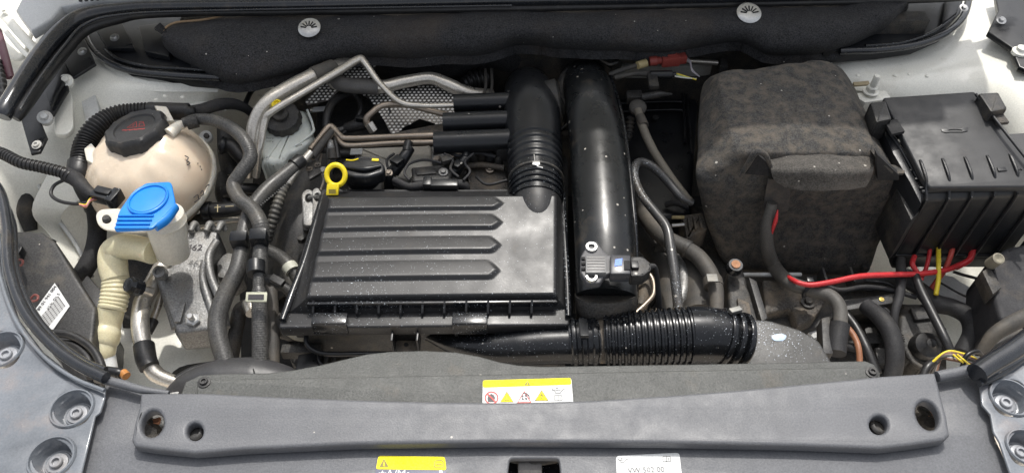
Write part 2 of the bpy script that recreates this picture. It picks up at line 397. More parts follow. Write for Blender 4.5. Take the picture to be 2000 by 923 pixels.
m = M(); m.sheet(W([[(100, 330, -.05), (62, 410, -.09), (100, 460, -.13), (155, 540, -.15)], [(165, 380, -.07), (120, 420, -.11), (130, 455, -.15), (175, 520, -.17)]]), 5, .002, .004, 30); m.build('welded_flange', WHITE, t)
m = M(); m.plate(rnd([(105, 190), (118, 170), (140, 180), (143, 250), (130, 262), (105, 262)], 9), -.008, .01, .002); m.build('wing_bracket', WHITE, t)
M().tube(TP([(75, 360, -.08), (105, 415, -.12), (150, 480, -.15), (180, 540, -.17)], 4)).build('seam_bead', WHITE_D, t)
t = thing('inner_wing', 'white painted inner wing and strut tower behind the black fuse box', 'body panel', P(1800, 140, -.05), 'white inner wings of the bay')
m = M(); m.sheet(W([
 [(1470, -30, -.08), (1600, -30, -.06), (1760, -30, -.06), (1880, -30, -.04), (2000, -30, -.02), (2110, -30, .0)],
 [(1480, 70, -.08), (1600, 80, -.05), (1740, 105, -.035), (1880, 80, -.03), (2000, 80, -.005), (2110, 70, .02)],
 [(1500, 160, -.12), (1620, 170, -.07), (1740, 180, -.045), (1880, 170, -.04), (1990, 170, -.01), (2110, 160, .02)],
 [(1540, 300, -.26), (1640, 300, -.20), (1760, 300, -.16), (1880, 300, -.14), (1990, 290, -.06), (2110, 290, .0)],
 [(1560, 480, -.34), (1660, 480, -.30), (1780, 480, -.26), (1890, 480, -.24), (2000, 480, -.16), (2110, 480, -.06)],
 [(1600, 600, -.36), (1700, 600, -.33), (1800, 600, -.28), (1900, 600, -.25), (2010, 600, -.20), (2110, 600, -.1)],
 [(1600, 760, -.38), (1700, 760, -.36), (1800, 760, -.33), (1900, 760, -.30), (2010, 760, -.26), (2110, 760, -.2)]]), 6, .002, .006, 9)
m.build('wing_panel', WHITE, t)
m = M(); m.plate(rnd([(1655, 160), (1720, 160), (1740, 140), (1795, 135), (1795, 178), (1725, 182), (1655, 175)], 6), (-.0348, 0, -.03), .003, .001); m.build('pressed_patch', WHITE, t)
for x, y in ((1675, 148), (1748, 148), (1775, 146), (1810, 149)): M().lathe(P(x, y, -.031), UP, [(.004, 0), (.003, .002), (0, .003)], 12).build('weld_dimple', WHITE, t)
M().lathe(P(1990, 105, .012), UP, [(.014, 0), (.014, .006), (.009, .009), (.008, .014), (0, .015)], 20).build('plug', WHITE, t)
m = M(); m.sheet(W([[(1745, 520, -.2), (1800, 560, -.21), (1880, 620, -.22)], [(1860, 540, -.2), (1935, 590, -.2), (1960, 660, -.2)]]), 5, .002, .003, 30); m.build('speckled_flange', WHITE_D, t)
M().tube(TP([(1830, 548, -.19), (1890, 580, -.19), (1945, 590, -.19)], 2)).build('seam_bead', RUBBER, t)
# outer white wing beyond the seal and hinge
t = thing('outer_wing', 'sunlit white outer wing corner beyond the seal at the far top left', 'body panel', P(60, 40, -.02))
m = M(); m.sheet(W([[(-160, -90, .0), (0, -90, .0), (120, -90, .0), (260, -90, .0)], [(-160, 60, -.02), (-40, 60, -.02), (60, 50, -.02), (140, 20, -.02)], [(-160, 260, -.05), (-60, 240, -.05), (0, 200, -.05), (60, 130, -.05)]]), 5, .002, .004); m.build('wing_skin', WHITE, t)
m = M(); m.tube(TP([(-15, 95, .0), (40, 115, .01), (60, 70, .015), (75, 20, .01)], 4)); m.build('panel_edge', WHITE, t)
t = thing('hinge_arm', 'cream painted bonnet hinge bar crossing the top left corner', 'hinge', P(40, 60, .03))
M().tube(TP([(-30, -14, .05), (8, 30, .045), (45, 72, .035), (84, 112, .03)], 9), squash=.6).build('hinge_bar', WHITE, t)
M().tube(TP([(-30, -2, .045), (0, 46, .04), (40, 95, .03), (70, 122, .025)], 5), squash=.6).build('stay', WHITE, t)
m = M(); m.ppr(rnd([(55, 52), (66, 18), (80, 6), (112, 26), (96, 44), (70, 58)], 4), .02, .012, .002); m.build('hinge_bracket', CASTD, t)
bolt(P(8, 22, .055), UP, .006, t, socket=False, material=WHITE)
m = M().tube(TP([(-8, 50, .03), (8, 105, .03), (20, 152, .02)], 8), squash=.5); m.build('wing_gasket', mat('maroon_rubber', (.10, .03, .045), .5), cat='seal', label='dark maroon rubber strip at the far left edge beside the white wing')
m = M().tube(TP([(-6, 118, .03), (6, 175, .03), (2, 220, .02)], 9), corr=(9, .25, 0, 1)); m.build('bellows_stub', RUBBER, cat='bellows', label='short black ribbed rubber stub at the far left edge above the seal end')
# ------------------------------------------------------------------ unseen bonnet, added to shade the rear bay; length cut to place shadow edge
t = thing('unseen_bonnet', 'white open bonnet out of view, added to shade the bay, hinged along the windscreen', 'bonnet', Vector((0, .56, .13)))
hb = Vector((0, .60, .13)); hd = Vector((0, -math.cos(R(85)), math.sin(R(85)))); hn = Vector((0, -math.sin(R(85)), -math.cos(R(85))))
m = M(); m.box(hb + hd * .27, (1.80, 0, 0), hd * .54, hn * .006, .002); m.build('bonnet_skin', WHITE, t)
for x in (-.7, 0, .7): M().box(hb + hd * .27 + hn * .02 + Vector((x, 0, 0)), (.10, 0, 0), hd * .5, hn * .03, .008).build('inner_rib', WHITE, t)
for v in (.06, .48): M().box(hb + hd * v + hn * .022, (1.5, 0, 0), hd * .1, hn * .03, .008).build('inner_beam', WHITE, t)
# ------------------------------------------------------------------ rear seal and cowl
t = thing('cowl_seal', 'long black rubber seal running round the rear edge of the bay', 'seal', P(600, 8, .07))
M().tube(TP([(4, 228, .06, 16), (14, 208, .065, 17), (62, 130, .07, 17), (112, 68, .07, 17), (162, 32, .07, 16), (240, 17, .07, 12), (330, 12, .07, 11), (600, 8, .07, 11), (1000, 0, .07, 11), (1400, -6, .07, 11), (1800, -16, .07, 11), (2000, -24, .07, 11)])).build('seal_bulb', SEAL, t)
M().tube(TP([(30, 232, .05, 10), (46, 210, .055, 13), (82, 158, .055, 13), (128, 98, .055, 12), (168, 58, .055, 11), (228, 38, .055, 10), (310, 26, .055, 9), (600, 22, .055, 8), (1000, 16, .055, 8), (1400, 8, .055, 7), (1780, 0, .055, 7), (2000, -12, .055, 7)])).build('seal_lip', RUBBER, t)
M().tube(TP([(40, 214, .068, 3), (78, 154, .07, 3), (124, 92, .07, 3), (165, 48, .07, 3), (235, 29, .07, 2.5), (400, 21, .07, 2), (1000, 11, .07, 2)])).build('seal_bead', SEAL, t)
t = thing('windscreen_cowl', 'pale grey windscreen cowl strip along the very top edge', 'trim', P(700, -10, .08))
m = M(); m.plate([(120, 12), (200, -4), (300, -8), (600, -6), (1000, -12), (1500, -20), (1900, -30), (1900, -120), (100, -120), (30, 20), (60, 60), (100, 36)], .085, .02, .004); m.build('cowl_panel', mat('pale_cowl_grey', (.52, .53, .53), .35, mottle=.05), t)
for i in range(5): m = M(); m.plate(ell(157 + i * 11, 1 - i * .8, 4, 2.2, 12), .0866, .001, .0002); m.build('vent_hole', DARK, t)
# ------------------------------------------------------------------ rear felt
t = thing('bulkhead_insulation', 'long black felt insulation pad hung across the rear of the bay', 'insulation', P(1000, 60, .05))
cols = [(316, 64, 74, 86), (326, 50, 76, 100), (345, 42, 80, 114), (400, 36, 88, 142), (450, 31, 92, 160), (500, 28, 92, 158), (560, 25, 84, 146), (650, 22, 70, 118), (740, 22, 66, 110), (850, 20, 64, 110), (957, 18, 60, 104),
        (1010, 17, 52, 86), (1060, 16, 52, 88), (1095, 15, 55, 96), (1225, 12, 55, 101), (1310, 10, 52, 101), (1350, 8, 50, 91), (1390, 7, 48, 86), (1450, 6, 48, 88), (1500, 4, 55, 104), (1560, 2, 55, 108), (1640, 0, 48, 96), (1700, -2, 36, 72), (1740, -4, 24, 52), (1775, -6, 5, 14)]
rows = [[P(x, a, .035) for x, a, b, c in cols], [P(x, a * .7 + b * .3, .052) for x, a, b, c in cols], [P(x, b, .052) for x, a, b, c in cols], [P(x, b * .35 + c * .65, .03) for x, a, b, c in cols], [P(x, c, .0) for x, a, b, c in cols], [P(x, c - 3, -.02) for x, a, b, c in cols]]
m = M(); m.sheet(rows, 6, .016, .010, 13); m.build('felt_pad', FELT, t)
m = M(); m.tube(TP([(318, 72, .045), (322, 56, .046), (345, 44, .047), (395, 39, .047), (440, 30, .046)], 2.2)); m.build('torn_edge', mat('tan_fibre', (.33, .22, .12), .9), t)
cols = [(725, 112, 146), (800, 108, 154), (880, 106, 152), (950, 104, 138), (1000, 88, 142), (1050, 88, 130), (1110, 96, 122), (1190, 100, 122)]
m = M(); m.sheet([[P(x, a - 20, -.0) for x, a, b in cols], [P(x, a, -.03) for x, a, b in cols], [P(x, (a + b) / 2, -.055) for x, a, b in cols], [P(x, b, -.09) for x, a, b in cols]], 5, .01, .004, 20); m.build('lower_felt', FELT, t)
for cx, cy, rx, rot in ((604, 54, 22, 0), (1463, 25, 24, 0)):
    pl = (.07, 0, 0); c = P(cx, cy, .063); n = (Vector((0, -.35, 1))).normalized()
    m = M(); r = rx * mpp(c)
    m.lathe(c, n, [(r * .9, -.004), (r, 0), (r * .9, .0016), (r * .55, .0032), (0, .0036)], 28)
    cl = m.build('clip', STEEL, t)
    for k in range(7):
        a = R(15 + k * 25); x = Vector((1, 0, 0)); y = n.cross(x)
        d = x * math.cos(a) + y * math.sin(a); s_ = n.cross(d)
        M().box(c + d * r * .5 - y * r * .2 + n * .0036, d * r * .5, s_ * r * .10, n * .0012).build('slot', DARK, cl)
# ------------------------------------------------------------------ scuttle pockets
def pocket(lbl, outline, rim, lip, nut, extra=()):
    t = thing('scuttle_pocket', lbl, 'trim', P(*nut, .0), 'black scuttle pockets beside the felt pad')
    m = M(); m.plate(outline, .0, .03, .003); m.build('pocket_panel', BLACK, t)
    M().tube(TP(rim, 7)).build('pocket_rim', SEAL, t); M().tube(TP(lip, 3.5)).build('inner_lip', GLOSS, t)
    for e in extra: m = M(); m.ppr(e, .014, .012, .003); m.build('raised_pad', BLACK, t)
    bolt(P(nut[0], nut[1], .016), Vector((0, -.35, 1)), .0085, t, name='nut', socket=False); return t
t = pocket('black scuttle pocket left of the felt pad with a silver nut', [(168, 52), (176, 85), (200, 112), (245, 134), (330, 143), (430, 150), (480, 150), (480, 20), (235, 34)],
  [(162, 58, .0), (178, 92, .0), (206, 118, .0), (252, 137, .0), (330, 146, .0), (430, 152, .0)], [(205, 96, .006), (232, 116, .006), (285, 130, .006), (350, 134, .006), (410, 138, .006)], (224, 74), ([(186, 56), (238, 44), (262, 92), (208, 92)], [(270, 50), (330, 42), (345, 58), (330, 110), (282, 100)]))
t = pocket('black scuttle pocket right of the felt pad with a silver nut', [(1610, 100), (1720, 92), (1790, 82), (1845, 58), (1876, 26), (1888, -30), (1600, -30)],
  [(1640, 100, .0), (1720, 97, .0), (1795, 86, .0), (1852, 62, .0), (1885, 26, .0), (1896, -30, .0)], [(1690, 90, .006), (1760, 84, .006), (1820, 64, .006), (1862, 34, .006)], (1882, 16), ([(1842, 44), (1850, -10), (1880, -14), (1870, 24)],))
t = thing('hinge_trim', 'black notched trim strip inside the left rear seal, with a silver nut and white plugs', 'trim', P(120, 160, .02))
m = M(); m.plate([(40, 232), (78, 176), (122, 108), (158, 62), (166, 78), (187, 124), (146, 150), (130, 152), (134, 175), (124, 190), (106, 222), (96, 232), (74, 224), (92, 268), (78, 296), (60, 300)], .012, .006, .002); m.build('trim_strip', BLACK, t)
m = M(); m.ppr([(88, 178), (126, 118), (134, 140), (108, 186), (98, 210)], .022, .012, .004); m.build('raised_pad', BLACK, t)
bolt(P(161, 101, .017), Vector((0, -.35, 1)), .0085, t, name='nut', socket=False)
bolt(P(72, 283, .016), Vector((0, -.3, 1)), .008, t, name='nut', socket=True, material=mat('pale_bolt', (.55, .54, .5), .5, dust=.3))
for i, (x, y, mm) in enumerate(((129, 158, WHITE), (88, 230, WHITE_D))):
    c = P(x, y, .014); m = M(); m.lathe(c, (.35, -.5, 1), [(.012, -.008), (.012, .002), (.010, .004), (.0065, .0045), (.006, .009), (.005, .011), (0, .011)], 24); m.build('plug', mm, t)
t = thing('hinge_trim', 'black trim bracket with silver nut at the far top right corner', 'trim', P(1960, 40, .02))
m = M(); m.plate([(1940, -30), (1950, 20), (1930, 62), (1975, 92), (1990, 130), (2060, 160), (2060, -30)], .014, .012, .003); m.build('trim_strip', BLACK, t)
bolt(P(1955, 40, .018), Vector((0, -.35, 1)), .0095, t, name='nut', socket=False)
M().lathe(P(1996, 100, .012), UP, [(.010, 0), (.010, .004), (.007, .007), (0, .007)], 18).build('plug', WHITE, t)
# ------------------------------------------------------------------ front ledges
def ledge(lbl, outline, dishes, seal, holes_extra=()):
    t = thing('front_ledge', lbl, 'body panel', P(dishes[0][0], dishes[0][1], .0), 'glossy white front ledges')
    m = M(); m.plate(outline, .006, .004, .0015, holes=[ell(x, y, rx, ry, 28) for x, y, rx, ry in dishes]); m.build('ledge_panel', LEDGE, t)
    for x, y, rx, ry in dishes:
        c = P(x, y, .006); r = rx * mpp(c); m = M(); k = ry / rx / .80
        m.lathe(c, UP, [(r * 1.16, .0008), (r * 1.10, .0032), (r * 1.03, .0032), (r * .97, -.001), (r * .88, -.013), (r * .74, -.0185), (r * .66, -.0185), (r * .62, -.017), (0, -.017)], 36, capa=False); m.build('bolt_dish', LEDGE, t)
        bolt(c - UP * .0168, UP, r * .52, t, name='bolt', material=mat('painted_bolt', (.30, .31, .33), .3, metal=.3, dust=.3))
    return t
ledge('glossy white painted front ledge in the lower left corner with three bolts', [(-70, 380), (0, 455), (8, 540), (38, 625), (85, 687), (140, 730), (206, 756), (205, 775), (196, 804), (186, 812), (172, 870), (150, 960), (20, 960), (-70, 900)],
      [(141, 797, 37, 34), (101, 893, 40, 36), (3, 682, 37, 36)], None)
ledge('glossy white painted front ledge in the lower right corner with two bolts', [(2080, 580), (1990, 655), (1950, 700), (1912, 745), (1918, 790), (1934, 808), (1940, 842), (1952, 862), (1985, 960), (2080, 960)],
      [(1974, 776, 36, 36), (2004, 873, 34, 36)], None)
t = thing('front_seal', 'black glossy seal lip curving round the lower left corner of the bay', 'seal', P(60, 620, .02), 'front corner seals')
M().tube(TP([(-40, 330, .018, 9), (-2, 372, .018, 10), (14, 440, .018, 10), (18, 520, .018, 10), (46, 603, .018, 11), (98, 669, .018, 11), (154, 711, .018, 12), (207, 737, .018, 12)])).build('seal_bulb', SEAL, t)
M().tube(TP([(-40, 345, .012, 8), (2, 390, .012, 8), (24, 440, .008, 8), (30, 520, .008, 7), (58, 598, .008, 7), (108, 662, .008, 7), (165, 705, .008, 7), (206, 722, .01, 7)])).build('seal_lip', SEAL, t)
M().tube(TP([(-8, 470, .014, 4), (1, 540, .014, 4), (30, 622, .014, 4), (80, 690, .014, 4), (140, 735, .014, 4), (204, 762, .014, 4)])).build('ledge_bead', LEDGE, t)
t = thing('front_seal', 'black glossy seal lip curving round the lower right corner of the bay', 'seal', P(1960, 690, .02), 'front corner seals')
M().tube(TP([(1908, 730, .02, 22), (1935, 712, .02, 22), (1975, 688, .02, 22), (2020, 655, .02, 22), (2090, 590, .02, 22)])).build('seal_bulb', SEAL, t)
M().tube(TP([(1912, 748, .014, 7), (1945, 735, .014, 7), (1990, 705, .014, 7), (2060, 650, .014, 7)])).build('seal_lip', SEAL, t)
# ------------------------------------------------------------------ front slam panel
t = thing('slam_panel', 'wide grey grained plastic panel across the front edge of the bay', 'cover panel', P(1000, 850, .0))
ov_l = ell(297, 826, 22, 27, 28, 12); ov_r = ell(1812, 810, 22, 30, 28, -22); ro_l = ell(380, 841, 16, 17, 24); ro_r = ell(1717, 828, 18, 18, 24)
latch = rnd([(995, 894), (1092, 894), (1098, 960), (988, 960)], 8)
base = [(205, 741), (400, 790), (700, 800), (1000, 806), (1300, 796), (1600, 778), (1850, 740), (1908, 716), (1922, 790), (1936, 815), (1944, 855), (1956, 880), (1990, 970), (140, 970), (168, 875), (185, 812), (198, 800), (206, 770)]
m = M(); m.plate(base, -.008, .01, .002, holes=[latch, ov_l, ov_r]); m.build('base_panel', SLAM, t)
top = [(274, 766), (400, 766), (520, 772), (700, 779), (850, 783), (1000, 784), (1150, 780), (1300, 771), (1450, 759), (1600, 745), (1720, 733), (1827, 726)]
bot = [(1834, 752), (1850, 812), (1856, 848), (1846, 858), (1780, 868), (1722, 875), (1560, 869), (1300, 864), (1000, 862), (700, 866), (480, 876), (380, 884), (300, 876), (262, 870), (256, 858), (262, 826), (272, 790)]
m = M(); m.plate(top + bot, .012, .018, .0045, holes=[ov_l, ov_r, ro_l, ro_r], res=4); m.build('raised_pad', SLAM, t)
m = M(); m.tube(TP([(206, 742, .006, 9), (240, 750, .006, 9), (276, 760, .006, 8), (330, 768, .004, 6)])); m.build('rolled_lip', SLAM, t)
m = M(); m.tube(TP([(1830, 735, .006, 11), (1870, 727, .006, 11), (1908, 719, .006, 11)])); m.build('rolled_lip', SLAM, t)
for ex in (ell(297, 826, 25, 30, 28, 12), ell(1812, 810, 25, 33, 28, -22)): pass
for (x, y, ry) in ((380, 846, 14), (1717, 833, 15)):
    M().lathe(P(x, y, -.0075), UP, [(.013, 0), (.013, .004), (.011, .006), (.008, .0065), (.0075, .003), (0, .003)], 20).build('stud', BLACKD, t)
# metal seen through the ovals
for x, y, c1, c2, lb in ((297, 826, CAST, COPPER, 'dirty metal latch parts seen through the left oval hole of the front panel'), (1812, 810, GRIME, COPPER, 'dark grimy parts seen through the right oval hole of the front panel')):
    t2 = thing('lamp_bracket', lb, 'bracket', P(x, y, -.05))
    M().box(P(x, y, -.06), (.06, .01, 0), (0, .07, .02), (0, 0, .01), .002).build('bracket_plate', c1, t2)
    M().tube([(P(x - 12, y - 14, -.04), .006), (P(x, y, -.035), .005), (P(x + 12, y + 16, -.045), .006)]).build('tube_end', GRIME, t2)
    M().lathe(P(x - 4, y + 16, -.045), (0, -.3, 1), [(.012, 0), (.012, .008), (.008, .012), (0, .012)], 16).build('nut', c1, t2)
    M().box(P(x + 6, y - 3, -.034), (.012, .004, 0), (0, .008, 0), (0, 0, .006), .001).build('tab', c2, t2)
t2 = thing('bonnet_latch', 'black bonnet latch sunk in the rectangular cut-out of the front panel', 'latch', P(1044, 915, -.03))
M().box(P(1044, 905, -.05), (.10, 0, 0), (0, .08, 0), (0, 0, .01), .002).build('latch_base', GLOSS, t2)
M().box(P(1035, 918, -.03), (.03, 0, 0), (0, .02, .006), (0, 0, .012), .003).build('latch_claw', mat('worn_latch', (.12, .115, .11), .4, metal=.5, dust=.2), t2)
M().tube([(P(1000, 897, -.03), .004), (P(1045, 903, -.025), .004), (P(1088, 897, -.03), .004)]).build('latch_spring', GRIME, t2)
# ------------------------------------------------------------------ stickers
def pl(parent, name, material, poly, z, h=.0004, holes=()):
    m = M(); m.plate(poly, z, h, .00008, holes=holes, res=0); return m.build(name, material, parent, smooth=False)
def tri(cx, cy, w_, h_): return [(cx, cy - h_ / 2), (cx + w_ / 2, cy + h_ / 2), (cx - w_ / 2, cy + h_ / 2)]
def line(parent, name, material, pts, z, wpx=1.0, closed=False):
    m = M(); q = [P(x, y, z) for x, y in pts]
    if closed: q.append(q[0])
    for a, b in zip(q, q[1:]):
        d = (b - a); n = Vector((-d.y, d.x, 0)).normalized() * wpx * mpp(a) * .5
        m.prism([a + n, a - n, b - n, b + n], Vector((0, 0, -.0002)), 0)
    return m.build(name, material, parent, smooth=False)
def oilcan(p, x, y, s, z, mm):
    line(p, 'oil_can_mark', mm, [(x - 12 * s, y), (x - 7 * s, y), (x - 5 * s, y + 6 * s), (x + 4 * s, y + 6 * s), (x + 9 * s, y - 1 * s), (x + 13 * s, y - 2 * s)], z, 1.4 * s)
    line(p, 'oil_can_mark', mm, [(x - 12 * s, y - 3 * s), (x - 8 * s, y + 1 * s), (x + 5 * s, y + 0 * s)], z, 1.2 * s)
    line(p, 'oil_can_mark', mm, [(x - 4 * s, y - 4 * s), (x, y - 4 * s)], z, 1.4 * s); line(p, 'oil_can_mark', mm, [(x - 2 * s, y - 4 * s), (x - 2 * s, y)], z, 1.2 * s)
    line(p, 'oil_drop_mark', mm, [(x + 13 * s, y + 2 * s), (x + 13 * s, y + 4 * s)], z, 1.6 * s)
def book(p, x, y, s, z, mm):
    line(p, 'booklet_mark', mm, [(x - 7 * s, y - 5 * s), (x + 7 * s, y - 5 * s), (x + 8 * s, y + 5 * s), (x - 7 * s, y + 5 * s)], z, 1.1 * s, True); line(p, 'booklet_mark', mm, [(x, y - 5 * s), (x, y + 6 * s)], z, 1.2 * s)
    line(p, 'booklet_mark', mm, [(x + 4 * s, y - 2 * s), (x + 4 * s, y + 3 * s)], z, 1.2 * s)
z = -.0079
t = thing('warning_sticker', 'yellow topped sticker cut by the bottom edge, left of the latch cut-out', 'sticker', P(800, 905, z))
pl(t, 'sticker_base', mat('navy_print', (.06, .065, .12), .4), rnd([(737, 890), (870, 892), (874, 965), (728, 965)], 7), z + .0004)
pl(t, 'yellow_header', YELP, rnd([(739, 889), (869, 891), (872, 917), (734, 915)], 5), z + .0008)
pl(t, 'warning_triangle', INKB, tri(750, 902.5, 18, 16), z + .0011); pl(t, 'exclamation_mark', YELP, tri(750, 903.5, 4, 11), z + .0014)
line(t, 'manual_mark', INKB, [(848, 911), (849, 900), (853, 898), (862, 898), (866, 901), (866, 911)], z + .001, 1.5, True); line(t, 'wrench_mark', INKB, [(852, 905), (864, 905)], z + .001, 2)
st = []
for k in range(12):
    a = R(-90 + k * 30); rr = 9 if k % 2 == 0 else 4.5; st.append((747 + rr * math.cos(a), 926 + rr * math.sin(a)))
pl(t, 'snowflake_mark', WHT, st, z + .0008)
M().text('A/Ma', P(778, 925, z + .0008), (1, .0, 0), (0, 1, 0), .014).build('print_line', WHT, t, smooth=False)
pl(t, 'drop_mark', mat('pale_blue_print', (.5, .7, .9), .4), rnd([(858, 917), (864, 917), (866, 935), (857, 935)], 2), z + .001)
t = thing('oil_grade_sticker', 'white sticker cut by the bottom edge, right of the latch cut-out', 'sticker', P(1265, 905, z))
pl(t, 'sticker_base', WHT, rnd([(1203, 889), (1327, 883), (1336, 965), (1206, 965)], 7), z + .0004)
oilcan(t, 1216, 897, .75, z + .0007, INKG); book(t, 1302, 895, 1.0, z + .0007, INKG)
M().text('VW 502 00', P(1262, 917, z + .0007), (1, .04, 0), (0, 1, 0), .0095).build('print_line', INKG, t, smooth=False)
# ------------------------------------------------------------------ radiator shroud
t = thing('radiator_shroud', 'dark grained radiator shroud with a humped rear edge behind the grey front panel', 'cover panel', P(1000, 730, -.03))
hump = [(352, 770), (362, 744), (390, 731), (440, 728), (520, 727), (572, 721), (622, 712), (672, 700), (716, 690), (760, 685), (830, 683), (890, 686), (935, 694), (975, 705), (1010, 711), (1060, 714), (1200, 712), (1450, 708), (1690, 703), (1708, 710), (1720, 728), (1718, 760), (1716, 820), (352, 820)]
m = M(); m.plate(hump, -.024, .03, .003); m.build('rear_plate', SHROUD, t)
fp = [(384, 766), (384, 744), (396, 736), (418, 738), (424, 740), (1000, 729), (1672, 716), (1682, 718), (1694, 716), (1712, 722), (1716, 734), (1714, 820), (384, 820)]
m = M(); m.plate(fp, -.013, .012, .0022); m.build('front_plate', SHROUD, t)
for x, y in ((399, 746), (1703, 727)): bolt(P(x, y, -.0128), UP, .0085, t, name='screw', material=BLACKD)
z = -.0128
t = thing('warning_sticker', 'white sticker with a yellow header and warning symbols on the radiator shroud', 'sticker', P(1030, 760, z))
pl(t, 'sticker_base', WHT, rnd([(943, 742), (1116, 737), (1121, 800), (942, 800)], 6), z + .0004)
pl(t, 'yellow_header', YELP, rnd([(943, 742), (1115, 737), (1116, 750), (943, 756)], 4), z + .0008)
pl(t, 'warning_triangle', INKB, tri(1030, 747, 12, 9), z + .0011); pl(t, 'exclamation_mark', YELP, tri(1030, 747.5, 2.4, 7), z + .0014)
pl(t, 'prohibition_ring', INKR, ell(960, 776, 13.5, 13, 24), z + .0008, holes=[ell(960, 776, 11, 10.5, 24)])
pl(t, 'hand_mark', INK, [(953, 784), (952, 776), (955, 770), (960, 768), (965, 771), (967, 776), (964, 784)], z + .0008); line(t, 'prohibition_bar', INKR, [(952, 768), (969, 785)], z + .0012, 2.6)
for cx, nm in ((990, 'hot_surface_triangle'), (1058, 'high_voltage_triangle')):
    pl(t, nm, INKB, tri(cx, 774 if cx < 1000 else 771, 27, 21), z + .0008); pl(t, 'triangle_fill', YELP, tri(cx, 775 if cx < 1000 else 772, 22.5, 17), z + .0011)
line(t, 'bolt_mark', INKB, [(1059, 766), (1056, 771), (1060, 771), (1057, 778)], z + .0015, 1.6)
line(t, 'heat_mark', INKB, [(985, 780), (995, 780)], z + .0015, 1.4); line(t, 'heat_mark', INKB, [(990, 772), (990, 778)], z + .0015, 1.4)
pl(t, 'fan_triangle', INKR, tri(1024, 774, 29, 24), z + .0008); pl(t, 'triangle_fill', WHT, tri(1024, 775, 23, 18), z + .0011)
for dx, dy in ((-3.5, -2.5), (3, -3.5), (-3, 3), (3.5, 2.5)): pl(t, 'fan_blade', INK, ell(1024 + dx, 775 + dy, 2.6, 1.9, 10, 45), z + .0015)
line(t, 'rotation_arrow', INK, [(1021, 767), (1028, 767), (1033, 771), (1034, 777)], z + .0015, 1.8)
oilcan(t, 1090, 761, 1.0, z + .0007, INKG); book(t, 1090, 776, 1.0, z + .0007, INKG)
pl(t, 'fine_print', mat('pale_grey_print', (.6, .6, .6), .5), [(1109, 754), (1113, 754), (1115, 780), (1110, 780)], z + .0007)
# ================================================================== LEFT GROUP
# ---- headlamp housing
t = thing('headlamp_housing', 'black headlamp housing with a barcode label in the lower left corner of the bay', 'headlamp', P(110, 570, -.1))
hp = (-.062, 0, .25)
m = M(); m.ppr([(28, 450), (82, 452), (108, 470), (150, 540), (188, 600), (176, 720), (110, 700), (40, 610), (26, 520)], (-.068, 0, .15), .12, .006, 3); m.build('housing', BLACKD, t)
m = M(); m.tube(TP([(104, 470, -.085), (80, 510, -.085), (62, 545, -.085)], 6)); m.build('housing_rib', BLACKD, t)
m = M(); m.tube(TP([(30, 462, -.09), (80, 464, -.09), (100, 476, -.09)], 5)); m.build('housing_rib', BLACKD, t)
m = M(); m.ppr([(150, 560), (170, 535), (200, 570), (196, 600), (178, 620)], -.10, .03, .004); m.build('rear_clip', BLACKD, t)
m = M(); m.ppr([(176, 605), (196, 600), (190, 640), (168, 668), (160, 650)], -.10, .03, .004); m.build('rear_clip', GRIME, t)
def q(px, py, dz=0): return PP(px, py, (-.066 + dz, 0, .15))
lb = M(); lb.prism([q(107, 552), q(136, 597), q(100, 648), q(70, 602)], Vector((0, 0, -.001)), 0); lab = lb.build('barcode_label', WHT, t, smooth=False)
for k in range(22):
    f = k / 21; a0 = q(98 + (133 - 98) * 0, 0) if False else None
    w_ = .25 + .35 * ((k * 7) % 3 == 0)
    b0 = Vector((82 + 0, 628)); 
    s0 = (92 + f * 35, 640 - f * 42); s1 = (s0[0] - 14, s0[1] - 20)
    d = Vector((35, -42)).normalized() * w_ * 1.3
    M().prism([q(s0[0] - d.x, s0[1] - d.y, .0006), q(s0[0] + d.x, s0[1] + d.y, .0006), q(s1[0] + d.x, s1[1] + d.y, .0006), q(s1[0] - d.x, s1[1] - d.y, .0006)], Vector((0, 0, -.0004)), 0).build('bar', INK, lab, smooth=False)
xd = q(107, 552) - q(72, 600)
for i, (s_, px, py) in enumerate((('89 01 941 004 B', 94, 578), ('12 V  D1 S', 104, 588))):
    M().text(s_, q(px, py, .0008), xd, q(80, 590) - q(120, 640), .0075 - i * .001).build('print_line', INKG if i else INK, lab, smooth=False)
m = M(); m.tube(TP([(98, 650, -.05, 8), (140, 655, -.05, 8), (180, 680, -.05, 8), (200, 720, -.05, 8), (190, 745, -.05, 8)])); m.tube(TP([(110, 672, -.06, 9), (145, 675, -.06, 10), (172, 700, -.06, 10), (180, 735, -.06, 10)])); m.build('lamp_cover_ring', RUBBER, t)
m = M(); m.ppr([(95, 655), (150, 660), (185, 700), (188, 750), (130, 735)], -.075, .02, .003); m.build('lamp_cover', RUBBER, t)
for x, y in ((37, 511), (67, 580)): M().tube(TP([(x - 8, y + 4, -.05), (x, y - 4, -.045), (x + 7, y - 2, -.045), (x + 5, y + 6, -.045), (x - 6, y + 8, -.05)], 2.4)).build('wire_loop', mat('brown_red_wire', (.22, .06, .05), .4), t)
m = M(); m.ppr([(25, 478), (35, 470), (44, 480), (36, 496), (26, 494)], -.05, .02, .003); m.build('adjuster', BLACK, t)
# ---- black shapes standing in for the shade of a hole at far left
t = thing('hole_stand_in', 'black ring and tube standing in for a dark hole in the white wing at the far left edge', 'boot', P(30, 390, -.08))
M().lathe(P(-4, 370, -.09), (.5, -.3, .8), [(.036, 0), (.036, .008), (.030, .012), (.025, -.002), (0, -.03)], 28).build('hole_ring', RUBBER, t)
M().tube(TP([(16, 350, -.09, 8), (44, 380, -.1, 16), (52, 415, -.11, 18), (60, 450, -.13, 12)])).build('hole_body', mat('fuzzy_black', (.02, .02, .02), .9, dust=.3, grain=1, gscale=150), t)
